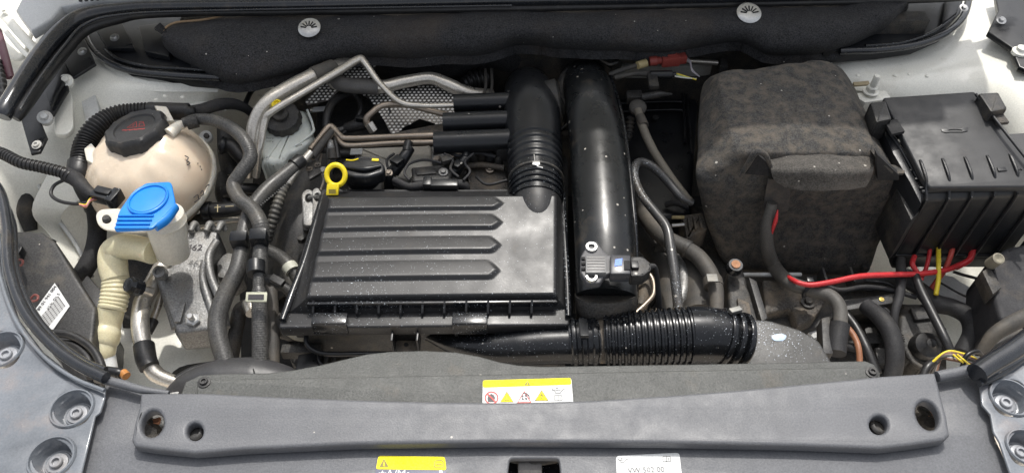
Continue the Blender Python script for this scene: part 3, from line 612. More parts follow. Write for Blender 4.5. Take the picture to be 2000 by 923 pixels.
# ---- conduits
t = thing('wiring_conduit', 'thick black corrugated conduit curving behind the round coolant tank', 'conduit', P(200, 230, -.02))
M().tube(TP([(158, 325, -.02, 22), (168, 282, -.01, 23), (190, 248, .0, 22), (225, 226, .0, 20), (262, 218, .0, 17), (300, 214, .0, 15)], 20), corr=(30, .17, .02, .98), sub=12, seg=20).build('corrugated_sleeve', RUBBER, t)
M().tube(TP([(292, 215, .0, 16), (330, 217, .0, 17), (368, 218, .0, 17), (372, 217, .0, 8)])).build('end_sleeve', RUBBER, t)
M().tube(TP([(366, 219, -.01, 12), (395, 214, -.01, 12), (425, 205, -.015, 12), (455, 203, -.03, 11), (480, 212, -.05, 9), (500, 230, -.09, 7)])).build('taped_loom', TAPE, t)
M().tube(TP([(158, 318, -.02, 24), (155, 340, -.025, 25), (154, 352, -.03, 20)])).build('end_sleeve', RUBBER, t)
M().tube(TP([(155, 345, -.03, 18), (166, 372, -.045, 17), (184, 405, -.08, 17), (190, 445, -.12, 17), (184, 490, -.14, 18), (163, 530, -.15, 18), (140, 560, -.16, 16)])).build('taped_loom', TAPE, t)
t = thing('wiring_conduit', 'thin black corrugated conduit coming in from the left edge to a black plug', 'conduit', P(60, 325, .02))
M().tube(TP([(-30, 290, .03), (5, 300, .03), (40, 317, .03), (80, 326, .025), (120, 336, .02), (138, 345, .015)], 12), corr=(26, .2, 0, 1), sub=12).build('corrugated_sleeve', RUBBER, t)
M().tube(TP([(128, 340, .015, 15), (148, 350, .01, 15), (165, 368, .005, 13), (182, 382, .0, 11)])).build('taped_loom', TAPE, t)
M().tube(TP([(128, 350, .008), (106, 362, .004), (100, 380, .0), (118, 393, .0), (150, 398, .0), (178, 394, .004)], 3.4)).build('branch_cable', RUBBER, t)
for i, (mm, dy) in enumerate(((YELW, 0), (mat('pink_wire', (.6, .16, .25), .4), 3), (mat('brown_wire', (.2, .09, .04), .4), 6))):
    M().tube(TP([(155, 398 + dy * .3, .004), (168, 399 + dy, .005), (176, 388 + dy, .006), (190, 383 + dy, .006)], 1.4)).build('wire', mm, t)
cdir = (P(225, 388, .005) - P(185, 378, .005)); cp = P(206, 383, .005); sd = Vector((-cdir.y, cdir.x, 0)).normalized()
M().box(cp, cdir, sd * .022, (0, 0, .018), .002).build('plug_body', BLACK, t)
M().box(cp + UP * .011, cdir * .7, sd * .009, (0, 0, .005), .001).build('plug_latch', BLACK, t)
M().box(cp + cdir * .46, cdir * .35, sd * .027, (0, 0, .022), .002).build('plug_collar', GLOSS, t)
# ---- coolant tank
C0 = P(296, 345, -.05); RR = 119 * mpp(C0)
t = thing('coolant_tank', 'round translucent coolant expansion tank with a black screw cap', 'tank', C0)
ax = Vector((-.12, -.18, 1)).normalized()
prof = []
for k in range(0, 25):
    a = -math.pi / 2 + math.pi * k / 24; prof.append((math.cos(a) * RR * 1.0, math.sin(a) * RR * (.86 if a > 0 else .8)))
m = M(); m.lathe(C0, ax, prof[:-4], 56)
# flutes on the upper shell
x_ = ax.orthogonal().normalized(); y_ = ax.cross(x_)
for v in m.bm.verts:
    d = v.co - C0; h = d.dot(ax)
    if h > 0:
        a = math.atan2(d.dot(y_), d.dot(x_)); rad = d - ax * h
        v.co += rad.normalized() * RR * .018 * math.sin(a * 12) * min(1, h / RR * 2)
m.build('tank_body', TANK, t, sharp=80)
m = M(); m.lathe(C0 - ax * RR * .12, ax, [(RR * .9, -.006), (RR * 1.02, -.006), (RR * 1.035, -.002), (RR * 1.035, .003), (RR * 1.02, .006), (RR * .9, .006)], 56); m.build('seam_flange', TANKC, t)
cc = P(264, 250, .036); cr = 59 * mpp(cc); cax = Vector((-.16, .12, 1)).normalized()
m = M(); m.lathe(cc - cax * .028, cax, [(cr * 1.0, -.02), (cr * .98, .0), (cr * .9, .004), (cr * .88, .02), (0, .02)], 40); m.build('neck', TANK, t)
m = M(); m.lathe(cc - cax * .014, cax, [(cr * .93, -.012), (cr * 1.0, -.010), (cr * 1.0, .010), (cr * .97, .016), (cr * .90, .019), (cr * .82, .0175), (cr * .70, .0175), (cr * .66, .015), (0, .015)], 64)
for v in m.bm.verts:
    d = v.co - cc; h = d.dot(cax); rad = d - cax * h
    if rad.length > cr * .9:
        a = math.atan2(rad.dot(cax.cross(Vector((1, 0, 0)))), rad.dot(Vector((1, 0, 0))))
        if math.sin(a * 10) > .35: v.co += rad.normalized() * cr * .05
cap = m.build('screw_cap', mat('black_cap_plastic', (.022, .022, .023), .45, dust=.22, grain=.2, fleck=.05), t)
cx = Vector((1, 0, 0)) - cax * cax.x; cx.normalize(); cx = (cx + cax.cross(cx) * -.12).normalized(); cy = cax.cross(cx)
def capmark(nm, pts, wd=.0011):
    m = M()
    for a, b in zip(pts, pts[1:]):
        A = cc + cx * a[0] * cr + cy * a[1] * cr + cax * .0012; B = cc + cx * b[0] * cr + cy * b[1] * cr + cax * .0012
        d = B - A; n = cax.cross(d).normalized() * wd * .5; m.prism([A + n, A - n, B - n, B + n], -cax * .0006, 0)
    return m.build(nm, mat('faded_red_print', (.42, .035, .03), .6), cap, smooth=False)
capmark('triangle_mark', [(-.30, .02), (-.12, .34), (.06, .02), (-.30, .02)]); capmark('steam_mark', [(-.12, .06), (-.12, .22)]); capmark('triangle_mark', [(.0, .3), (.16, .3), (.34, .04), (.1, .04)]); capmark('steam_mark', [(.12, .08), (.06, .2), (.2, .24)])
M().text('COOLANT  G12++', cc + cy * -.12 * cr + cax * .0013, cx, cy, .0085).build('print_line', mat('faded_red_print', (.42, .035, .03), .6), cap, smooth=False) if False else capmark('print_line', [(-.42, -.12), (-.30, -.10), (-.30, -.14), (-.14, -.10), (-.14, -.14), (.02, -.10), (.10, -.13), (.22, -.10), (.34, -.12), (.42, -.10)], .0018)
M().tube(TP([(330, 262, .03, 12), (346, 248, .03, 10), (362, 241, .03, 8), (376, 237, .03, 8)])).build('vent_spout', TANKC, t)
m = M(); m.ppr([(300, 205), (325, 207), (340, 235), (318, 236)], .03, .02, .003); m.build('lug', TANKC, t)
m = M(); m.ppr([(163, 290), (178, 278), (192, 296), (182, 320), (168, 312)], .01, .02, .003); m.build('lug', TANKC, t)
def onball(px, py, k=1.0):
    d = ray(px, py); o = CAM - C0; a = d.dot(d); b = 2 * o.dot(d); c = o.dot(o) - (RR * k) ** 2; di = b * b - 4 * a * c
    if di < 0: return P(px, py, 0)
    return CAM + d * ((-b - di ** .5) / 2 / a)
def scrib(nm, strokes, k=1.012, w_=.9, mm=INK):
    for s_ in strokes: 
        pts = [onball(x, y, k) for x, y in s_]; M().tube([(p, w_ * mpp(p)) for p in pts], seg=5, sub=3).build(nm, mm, t)
scrib('ink_mark', [[(361, 304), (368, 308), (364, 314), (371, 318), (366, 322)], [(386, 318), (387, 320)], [(391, 324), (391, 326)], [(393, 330), (394, 332)]], 1.0, 1.1)
scrib('ink_mark', [[(378, 386), (386, 380), (388, 388)], [(392, 378), (395, 372), (398, 378), (392, 384)], [(402, 366), (408, 360), (406, 372)], [(380, 395), (408, 375)]], 1.02, .9)
# ---- tank outlet pipe (black with a gold mark)
t = thing('coolant_hose', 'black hose stub with a pale printed cross below the coolant tank', 'hose', P(440, 408, -.09))
M().tube(TP([(396, 410, -.09, 15), (430, 410, -.09, 16), (470, 406, -.09, 14), (500, 402, -.1, 12)])).build('hose_body', RUBBER, t)
M().tube(TP([(398, 410, -.085, 17), (412, 410, -.085, 17)])).build('end_collar', BLACK, t)
for s_ in ([(425, 400, -.066), (425, 414, -.066)], [(419, 405, -.066), (431, 404, -.066)], [(440, 403, -.067), (456, 402, -.067)]): M().tube(TP(s_, .9), seg=5).build('paint_mark', mat('pale_gold_print', (.45, .38, .22), .5), t)
# ---- washer filler
t = thing('washer_filler', 'milky washer filler neck with a bright blue hinged cap', 'filler', P(320, 440, .0))
a0, a1 = P(318, 418, .035), P(340, 500, -.045)
axf = (a0 - a1).normalized()
rf = 36 * mpp(a0)
L_ = (a0 - a1).length
m = M(); m.lathe(a1, axf, [(rf * .55, 0), (rf * .85, .001), (rf * .92, .005), (rf * 1.0, L_ * .55), (rf * 1.0, L_ * .8), (rf * 1.12, L_ * .82), (rf * 1.16, L_ * .84), (rf * 1.12, L_ * .87), (rf * 1.08, L_), (rf * .9, L_)], 40); m.build('filler_neck', FILL, t)
m = M(); m.plate(rnd([(186, 418), (196, 408), (230, 406), (262, 412), (300, 420), (290, 452), (240, 452), (205, 448), (190, 438)], 9), .012, .004, .0015, holes=[ell(208, 428, 9, 8, 20)]); m.build('mounting_tab', FILL, t)
M().lathe(P(209, 429, .006), UP, [(.008, 0), (.008, .003), (.005, .006), (0, .006)], 18).build('grommet', BLACKD, t)
bp_ = (.052, .10, -.12)
m = M(); m.plate(rnd([(284, 357), (334, 354), (343, 398), (324, 422), (296, 446), (222, 450), (232, 412), (254, 380)], 7), (.054, -.05, -.10), .005, .0018); cap = m.build('blue_cap', BLUE, t)
pl_ = (.0552, -.05, -.10)
m = M(); m.plate(ell(288, 387, 43, 27, 36, -24), (.0585, -.05, -.10), .005, .002, holes=[ell(288, 387, 38, 22.5, 36, -24)]); m.build('cap_rim', BLUE, cap)
cd_ = PP(288, 387, (.0555, -.05, -.10))
m = M(); m.plate(ell(288, 387, 38, 23, 36, -24), (.0556, -.05, -.10), .0008, .0002); m.build('cap_dish', BLUE, cap)
for k in range(4):
    y = 421 + k * 8
    m = M(); m.tube([(PP(231 - k * 2.2, y, (.0555, -.05, -.10)), .0016), (PP(300 - k * 3.5, y, (.0555, -.05, -.10)), .0016)], seg=8); m.build('grip_rib', BLUE, cap)
m = M(); m.tube([(PP(304, 444, (.047, -.05, -.10)), .0045), (PP(326, 428, (.047, -.05, -.10)), .005), (PP(344, 404, (.047, -.05, -.10)), .0045)], squash=1.6); m.build('cap_skirt', BLUE, cap)
t = thing('washer_pipe', 'yellowed plastic washer filler pipe with a corrugated middle', 'pipe', P(215, 580, -.08))
M().tube(TP([(300, 492, -.03, 24), (270, 484, -.035, 24), (240, 482, -.04, 26), (222, 494, -.05, 27), (221, 520, -.06, 27), (226, 545, -.07, 25)]), sub=10, seg=24).build('elbow', YPIPE, t)
M().tube(TP([(226, 540, -.07, 26), (226, 565, -.08, 27), (222, 590, -.09, 27), (218, 605, -.095, 26)]), corr=(8, .055, 0, 1), seg=24).build('corrugated_section', YPIPE, t)
M().tube(TP([(218, 600, -.095, 25), (212, 630, -.11, 24), (208, 645, -.115, 25), (207, 650, -.116, 28), (205, 660, -.12, 28), (203, 664, -.122, 25), (199, 682, -.128, 26), (197, 686, -.13, 27)]), seg=24).build('lower_pipe', YPIPE, t)
M().tube(TP([(198, 684, -.13, 24), (204, 705, -.14, 22), (216, 735, -.15, 16), (222, 760, -.16, 14)]), seg=20).build('white_coupling', mat('white_coupling', (.7, .71, .70), .4, sss=.2), t)
M().tube(TP([(278, 462, -.025, 24), (276, 484, -.03, 25), (279, 506, -.036, 24)]), squash=.2).build('union_ring', FILL, t) if False else None
t = thing('washer_pump_plug', 'small black plug with an orange seal at the foot of the yellowed pipe', 'plug', P(230, 730, -.05))
M().tube(TP([(208, 724, -.03, 10), (232, 728, -.03, 11), (238, 732, -.03, 8)])).build('plug_body', BLACK, t); M().tube(TP([(240, 727, -.03, 9), (247, 734, -.03, 9)])).build('seal_ring', mat('orange_seal', (.4, .16, .03), .3), t)
# ---- aircon pipe lower left
t = thing('aircon_pipe', 'bare aluminium aircon pipe with a black valve cap, curving down at lower left', 'pipe', P(285, 640, -.1))
M().tube(TP([(318, 520, -.10, 17), (300, 552, -.10, 17), (278, 592, -.10, 17), (274, 640, -.10, 17), (284, 690, -.11, 16), (300, 725, -.12, 16), (330, 742, -.13, 14), (365, 750, -.14, 12)]), sub=10, seg=24).build('pipe_run', ALU, t)
M().tube(TP([(281, 674, -.105, 20), (285, 700, -.107, 20), (292, 716, -.11, 19)]), sub=2, seg=24).build('black_sleeve', RUBBER, t)
M().tube(TP([(296, 570, -.09, 10), (282, 566, -.08, 9), (274, 564, -.075, 8)])).build('valve_stem', ALU, t)
m = M(); c0, c1 = P(276, 563, -.07), P(250, 555, -.05); m.lathe(c0, c1 - c0, [(.009, 0), (.012, .001), (.0135, .006), (.0135, .018), (.011, .024), (0, .025)], 10); m.build('valve_cap', GLOSS, t, sharp=20)
M().tube(TP([(316, 570, -.12), (308, 600, -.13), (296, 628, -.14), (284, 650, -.14)], 7)).build('thin_line', ALU, t)
M().tube(TP([(300, 625, -.13, 10), (288, 648, -.13, 10)])).build('line_sleeve', RUBBER, t)
# ---- cast engine mount
t = thing('engine_mount', 'cast aluminium engine mount with a zinc nut beneath the washer filler', 'mount', P(380, 560, -.1))
m = M(); m.ppr([(336, 470), (352, 455), (400, 448), (428, 452), (424, 478), (408, 500), (412, 530), (418, 600), (424, 640), (345, 650), (318, 580), (306, 540), (312, 524), (334, 520)], (-.088, 0, .12), .05, .006, 3); m.build('mount_body', CAST, t)
m = M(); m.ppr([(316, 590), (342, 650), (352, 664), (428, 656), (432, 630)], -.128, .03, .004); m.build('mount_foot', CAST, t)
M().tube(TP([(310, 530, -.085, 9), (325, 575, -.10, 9), (345, 640, -.115, 10)])).build('edge_rib', CAST, t)
M().tube(TP([(398, 512, -.07, 6), (396, 545, -.08, 7), (412, 600, -.09, 7), (420, 640, -.10, 7)])).build('edge_rib', CAST, t)
M().tube(TP([(424, 470, -.07, 8), (408, 500, -.075, 8), (412, 540, -.08, 8), (432, 590, -.09, 9), (440, 640, -.10, 10)])).build('edge_rib', CAST, t)
for x in (342, 372, 402, 425): M().tube(TP([(x, 452, -.07, 5), (x + 8, 438, -.075, 8), (x + 16, 450, -.085, 5)])).build('web', CAST, t)
M().lathe(P(312, 531, -.072), (0, -.3, 1), [(.010, -.01), (.010, .004), (.006, .005), (.0055, .001), (0, .001)], 20).build('boss', CAST, t)
c = P(381, 628, -.103); m = M(); nx = Vector((0, -.2, 1)).normalized(); m.lathe(c, nx, [(.015, 0), (.015, .002), (.0125, .0025), (.0125, .003)], 24); m.lathe(c + nx * .003, nx, [(.0115, 0), (.0115, .009), (.009, .0105), (0, .0105)], 6); m.lathe(c + nx * .011, nx, [(.005, 0), (.005, .012), (.004, .0135), (0, .0135)], 14); m.build('mount_nut', STEEL, t, sharp=25)
M().text('462', P(380, 484, -.062) , (1, .0, 0), (0, 1, 0), .017, .0008).build('cast_mark', INK, t, smooth=False)
M().box(P(352, 610, -.094), (.010, 0, 0), (0, .035, .003), (0, 0, .006), .002).build('rib_block', CAST, t)
m = M(); m.ppr([(420, 505), (446, 490), (468, 500), (470, 530), (448, 545), (424, 540)], -.11, .05, .006); m.build('hex_boss', CAST, t)
M().tube(TP([(390, 440, -.12, 10), (440, 430, -.12, 8), (480, 428, -.13, 6)])).build('steel_tube', ALU, t)
# ---- grey blower dome behind shroud at left
t = thing('duct_dome', 'smooth dark grey rounded duct poking up behind the left end of the radiator shroud', 'duct', P(470, 745, -.12))
M().tube([(P(330, 775, -.10), .012), (P(370, 760, -.095), .026), (P(430, 750, -.09), .036), (P(500, 748, -.09), .037), (P(560, 754, -.095), .028), (P(610, 765, -.11), .012)], seg=24, sub=10).build('dome', GREYB, t)
M().tube(TP([(492, 714, -.06), (496, 724, -.052), (500, 736, -.05)], 1.2)).build('dome_seam', BLACKD, t)
M().tube(TP([(345, 742, -.11, 10), (380, 722, -.11, 9), (425, 712, -.11, 9), (470, 712, -.12, 9)])).build('rubber_edge', RUBBER, t)
# ================================================================== HOSES CENTRE LEFT
t = thing('heater_hose', 'braided grey hose snaking from the coolant tank spout down to the shroud', 'hose', P(480, 350, .0))
M().tube(TP([(357, 240, .035, 9), (385, 233, .035, 11), (420, 236, .035, 12), (455, 252, .03, 13), (480, 278, .03, 13), (489, 308, .02, 14), (470, 338, .01, 14), (456, 362, .0, 14), (468, 388, .0, 14), (492, 408, .0, 15), (508, 436, .0, 16), (512, 465, -.01, 15)]), sub=10, seg=20, corr=(95, .018, 0, 1)).build('upper_hose', HOSE, t)
M().tube(TP([(511, 470, -.01, 14), (508, 500, -.015, 15), (508, 530, -.02, 14), (505, 540, -.02, 11), (505, 560, -.025, 11), (506, 575, -.03, 15), (508, 640, -.05, 16), (508, 730, -.08, 16)]), sub=8, seg=20, corr=(60, .018, 0, 1)).build('lower_hose', HOSE, t)
band('spout_clamp', (365, 241, .036), (386, 236, .036), 13, GRIME, t); band('quick_coupler', (500, 512, -.012), (500, 535, -.015), 18, BLACK, t)
M().box(P(506, 464, .004), (.026, 0, 0), (0, .017, .006), (0, 0, .022), .004).build('hose_clip', BLACK, t)
c = P(501, 580, -.008); m = M(); m.box(c, (.030, 0, 0), (0, .012, .006), (0, 0, .003), .001); cl = m.build('paper_tag', mat('pale_green_tag', (.50, .50, .38), .6, dust=.3), t)
m = M(); m.box(c + Vector((0, -.001, .002)), (.022, 0, 0), (0, .006, .003), (0, 0, .001), 0); m.build('tag_print', INK, cl)
for pts in ([(392, 240), (402, 238)], [(478, 372), (492, 352)], [(462, 380), (470, 388)]): pass
t = thing('heater_hose', 'grey hose bowed round the cast mount, left of the braided hose', 'hose', P(440, 600, -.05))
M().tube(TP([(592, 312, -.02, 12), (560, 338, -.02, 14), (520, 372, -.02, 15), (492, 408, -.02, 15), (478, 445, -.025, 15), (472, 490, -.03, 16), (462, 530, -.035, 17), (440, 575, -.045, 18), (425, 620, -.055, 18), (428, 665, -.065, 18), (448, 730, -.08, 17)]), sub=10, seg=20).build('hose_body', HOSE, t)
M().tube(TP([(588, 312, -.018, 14), (574, 324, -.018, 15)]), sub=2).build('end_ferrule', RUBBER, t)
M().box(P(468, 468, -.012), (.026, .002, 0), (0, .016, .006), (0, 0, .022), .004).build('hose_clip', BLACK, t)
for k, (pp, rr) in enumerate((([(590, 320), (572, 336), (556, 352), (540, 368)], 2),)):
    for j in range(16):
        f = j / 15; x = 568 - f * 58; y = 352 + f * 48
        M().box(P(x, y, .0), (.002, -.0014, 0), (.0005, .001, 0), (0, 0, .0006), 0).build('white_dash', INKG, t)
t = thing('spring_hose', 'hose in a coiled wire guard running down beside the air filter box', 'hose', P(550, 410, -.03))
M().tube(TP([(560, 352, -.03, 11), (548, 380, -.035, 12), (538, 410, -.045, 12), (530, 440, -.06, 11), (522, 470, -.08, 10)]), corr=(13, .16, .1, 1), sub=10).build('ribbed_guard', BRAID, t)
M().tube(TP([(606, 298, -.02, 8), (590, 318, -.022, 8), (570, 345, -.026, 8), (562, 358, -.03, 8)])).build('metal_end', ALU, t)
t = thing('coolant_hose', 'short grey hose with a pale clamp at the left side of the air filter box', 'hose', P(545, 510, -.08))
M().tube(TP([(520, 488, -.08, 13), (545, 500, -.08, 13), (566, 520, -.08, 13), (585, 550, -.09, 12)])).build('hose_body', HOSE, t); band('pale_clamp', (564, 518, -.078), (572, 530, -.08), 15, mat('pale_clamp', (.5, .5, .42), .5, dust=.3), t)
t = thing('hose_connector', 'dark ribbed hose connector angled toward the left edge of the air filter box', 'connector', P(545, 550, -.07))
M().tube(TP([(512, 540, -.06, 8), (530, 548, -.065, 12), (536, 551, -.066, 8), (548, 556, -.07, 12), (556, 561, -.07, 9), (575, 575, -.08, 14)]), sub=3).build('connector_body', BLACKD, t)
M().box(P(542, 548, -.05), (.02, -.012, 0), (.005, .01, 0), (0, 0, .008), .001).build('latch', BLACKD, t)
t = thing('throttle_pipe', 'worn hose with a bare metal end under the paper tag', 'hose', P(480, 600, -.1))
M().tube(TP([(488, 596, -.10, 15), (470, 606, -.11, 15), (462, 640, -.12, 14), (452, 700, -.14, 14)])).build('hose_body', GRIME, t); band('metal_end', (486, 590, -.095), (494, 610, -.095), 14, ALU, t)
t = thing('lower_hose', 'dark hose running straight down beside the tagged hose', 'hose', P(532, 650, -.12))
M().tube(TP([(530, 560, -.12, 12), (534, 640, -.13, 12), (534, 740, -.14, 12)])).build('hose_body', HOSED, t)
t = thing('charge_elbow', 'black coolant elbow with a round open end right of the tank', 'elbow', P(440, 305, -.09))
M().tube(TP([(432, 285, -.08, 15), (452, 286, -.08, 15), (470, 306, -.09, 14), (492, 322, -.1, 12), (540, 324, -.1, 12)]), sub=8).build('elbow_body', RUBBER, t); band('open_end', (430, 284, -.075), (438, 286, -.078), 18, BLACK, t)
M().tube(TP([(442, 245, -.1, 18), (448, 300, -.12, 22), (455, 345, -.14, 20)])).build('rear_body', BLACKD, t)
t = thing('charge_elbow', 'black coolant elbow low down between the tank and the braided hose', 'elbow', P(445, 370, -.14))
M().tube(TP([(436, 375, -.12, 14), (470, 370, -.12, 13), (505, 370, -.13, 12)])).build('elbow_body', RUBBER, t); M().tube(TP([(436, 340, -.13, 10), (434, 375, -.13, 14), (440, 400, -.14, 12)])).build('rear_body', BLACKD, t)
# ---- brake reservoir
t = thing('brake_fluid_reservoir', 'frosted brake fluid reservoir with a black cap and yellow top', 'reservoir', P(560, 280, -.06))
m = M(); m.ppr(rnd([(516, 248), (535, 222), (592, 212), (606, 238), (612, 270), (590, 290), (565, 300), (552, 318), (512, 316), (508, 280)], 8), -.045, .10, .012, 4); m.build('reservoir_body', BRK, t)
m = M(); m.tube(TP([(600, 215, -.04), (611, 245, -.04), (608, 262, -.042), (562, 296, -.048), (548, 318, -.05)], 2.5)); m.build('mould_seam', BRK, t)
c = P(549, 226, -.02); rr = 37 * mpp(c); ax = Vector((0, -.25, 1)).normalized()
m = M(); m.lathe(c - ax * .02, ax, [(rr * .85, -.03), (rr * .85, 0), (rr * 1.0, .001), (rr * 1.0, .014), (rr * .93, .019), (rr * .7, .021), (0, .021)], 48)
for v in m.bm.verts:
    d = v.co - c; h = d.dot(ax); rad = d - ax * h
    if rad.length > rr * .93:
        a = math.atan2(rad.y, rad.x)
        if math.sin(a * 14) > .2: v.co -= rad.normalized() * rr * .05
cap = m.build('screw_cap', BLACKD, t)
m = M(); m.lathe(c + ax * .002, ax, [(rr * .42, -.006), (rr * .42, .006), (rr * .3, .008), (0, .008)], 24); m.build('cap_hub', BLACKD, cap)
m = M(); m.lathe(P(541, 204, .004), ax, [(rr * .34, -.004), (rr * .26, .003), (rr * .16, .004), (rr * .15, .001), (0, .001)], 20); m.build('yellow_disc', YEL, cap)
for i in range(5): M().text(['DOT 4 ONLY', 'BRAKE FLUID', 'CLEAN CAP', 'BEFORE', 'REMOVING'][i] if False else 'DOT 4  DOT 4', P(536, 246 + i * 5 , -.0435), (1, -.12, 0), (0, 1, 0), .0045).build('print_line', mat('print_grey', (.16, .16, .15), .6), t, smooth=False) if i < 3 else M().text('DOT 4', P(527, 252 + i * 6, -.0435), (1, -.12, 0), (0, 1, 0), .0042).build('print_line', mat('print_grey', (.16, .16, .15), .6), t, smooth=False)
# ---- aircon pipes
t = thing('aircon_pipe', 'thick aluminium aircon pipe bending over behind the brake reservoir', 'pipe', P(540, 180, .0))
M().tube(TP([(484, 340, -.10, 15), (492, 290, -.05, 15), (500, 240, -.02, 16), (522, 202, -.0, 16), (560, 176, .005, 16), (610, 150, .005, 16), (645, 136, .0, 15), (690, 116, -.01, 12)]), sub=10, seg=24).build('pipe_run', ALU, t)
M().tube(TP([(612, 149, .006, 18), (640, 138, .002, 18), (652, 132, .0, 17)]), sub=2, seg=20).build('rubber_sleeve', CONDUIT, t)
t = thing('aircon_pipe', 'slim aluminium aircon pipe running parallel in front of the thick one', 'pipe', P(520, 230, .0))
M().tube(TP([(500, 345, -.08, 7), (508, 290, -.03, 7), (518, 236, .0, 7), (534, 216, .012, 7), (600, 176, .02, 7), (660, 140, .02, 8), (700, 116, .018, 8), (712, 122, .015, 7), (740, 160, .0, 6), (780, 198, -.01, 6), (820, 206, -.012, 5), (890, 206, -.012, 5)]), sub=8, seg=14).build('pipe_run', ALU, t)
t = thing('aircon_pipe', 'thick aluminium pipe crossing in front of the dimpled heat shield', 'pipe', P(760, 165, -.03))
M().tube(TP([(640, 150, -.03, 12), (665, 165, -.03, 13), (740, 170, -.03, 13), (790, 160, -.03, 12), (840, 153, -.03, 12), (875, 165, -.035, 13), (915, 182, -.05, 13), (960, 186, -.07, 12)]), sub=10, seg=22).build('pipe_run', ALU, t)
M().tube(TP([(650, 156, -.028, 14), (675, 166, -.028, 15), (740, 171, -.028, 15)]), sub=4, seg=20).build('dark_sleeve', WRAP, t)
# ---- heat shield (dimples)
t = thing('heat_shield', 'silver dimpled heat shield behind the engine', 'heat shield', P(760, 200, -.08))
def shield(poly, z, nm):
    m = M(); m.plate(poly, z, .002, .0004); sh = m.build(nm, SHIELD, t)
    m = M(); a = [PP(x, y, z) for x, y in poly]; x0, x1 = min(p.x for p in a), max(p.x for p in a); y0, y1 = min(p.y for p in a), max(p.y for p in a)
    st = .0080; j = 0; y = y0
    def inside(px_, py_):
        c_ = False
        for i in range(len(a)):
            p, q_ = a[i], a[i - 1]
            if (p.y > py_) != (q_.y > py_) and px_ < (q_.x - p.x) * (py_ - p.y) / (q_.y - p.y) + p.x: c_ = not c_
        return c_
    A, bx, by = z
    while y < y1:
        x = x0 + (st / 2 if j % 2 else 0)
        while x < x1:
            if inside(x, y):
                zz = A + bx * x + by * y; r = .0030
                b = [m.bm.verts.new((x + r * math.cos(R(60 * k)), y + r * math.sin(R(60 * k)), zz + .0002)) for k in range(6)]; tp = m.bm.verts.new((x, y, zz + .0018))
                for k in range(6): m.bm.faces.new((b[k], b[(k + 1) % 6], tp))
            x += st
        y += st * .8; j += 1
    m.build('dimples', mat('dimple_glint', (.78, .76, .72), .35, metal=.3, hf=0), t, kind='stuff', smooth=False)  # dimple glints put into the colour, far brighter than the sheet they belong to
shield([(596, 196), (625, 165), (680, 118), (722, 108), (734, 130), (728, 150), (670, 170), (640, 196), (600, 205)], (-.12, 0, .2), 'shield_panel')
shield([(700, 178), (770, 178), (860, 160), (900, 190), (905, 232), (870, 248), (820, 232), (785, 250), (772, 270), (760, 255), (735, 205)], (-.13, 0, .2), 'shield_panel')
t = thing('turbo_hose', 'black looped hose in the dark gap between the brake reservoir and the heat shield', 'hose', P(680, 210, -.1))
M().tube(TP([(636, 250, -.06, 7), (640, 220, -.05, 8), (655, 195, -.05, 8), (690, 183, -.06, 7), (705, 210, -.07, 5), (688, 245, -.08, 4), (668, 262, -.08, 4)]), sub=8).build('hose_loop', RUBBER, t)
m = M(); m.ppr(rnd([(618, 200), (690, 188), (735, 196), (770, 250), (760, 282), (640, 280), (615, 260)], 12), -.12, .08, .006); m.build('dark_cover', BLACKD, t)
M().box(P(627, 213, -.085), (.03, .004, 0), (0, .012, 0), (0, 0, .003), .001).build('paper_tag', WHT, t); M().tube(TP([(606, 216, -.09), (650, 210, -.09)], 5)).build('tube_end', ALU, t)
t = thing('coolant_flange', 'black round flange set in the heat shield behind the fuel lines', 'flange', P(800, 245, -.1))
M().lathe(P(806, 240, -.125), (0, -.3, 1), [(.036, -.02), (.036, .002), (.03, .006), (.028, .0), (0, -.003)], 32).build('flange_body', BLACKD, t)
M().tube(TP([(758, 180, -.06), (761, 215, -.06), (762, 262, -.08)], 2.6)).build('thin_cable', RUBBER, t)
# ---- steel fuel / oil lines
t = thing('fuel_line', 'pair of dirty steel fuel lines running left to right above the oil filler cap', 'pipe', P(740, 270, -.03))
M().tube(TP([(860, 263, -.03), (760, 267, -.03), (680, 270, -.03), (664, 264, -.03), (645, 246, -.028), (625, 268, -.03), (606, 292, -.03)], 5.5), sub=8).build('line_run', BRASSY, t)
M().tube(TP([(860, 277, -.035), (770, 279, -.035), (690, 284, -.035), (668, 280, -.035), (652, 262, -.034), (630, 286, -.034), (610, 310, -.035)], 5.0), sub=8).build('line_run', BRASSY, t)
M().tube(TP([(648, 256, -.024, 6), (626, 284, -.026, 7), (610, 306, -.028, 7)])).build('rubber_jacket', HOSED, t)
M().tube(TP([(648, 290, -.03, 7), (650, 310, -.04, 9)])).build('sender_body', GRIME, t)
t = thing('vacuum_pipe', 'curved brown steel pipe with a hex union in front of the heat shield', 'pipe', P(740, 215, -.03))
M().tube(TP([(728, 258, -.06, 7), (716, 236, -.04, 7), (724, 222, -.03, 6), (748, 206, -.025, 6), (790, 204, -.025, 6), (840, 216, -.03, 6), (880, 226, -.035, 6)]), sub=8).build('pipe_run', BRASSY, t)
band('hex_union', (720, 240, -.042), (730, 256, -.055), 9, ALU, t, seg=6)
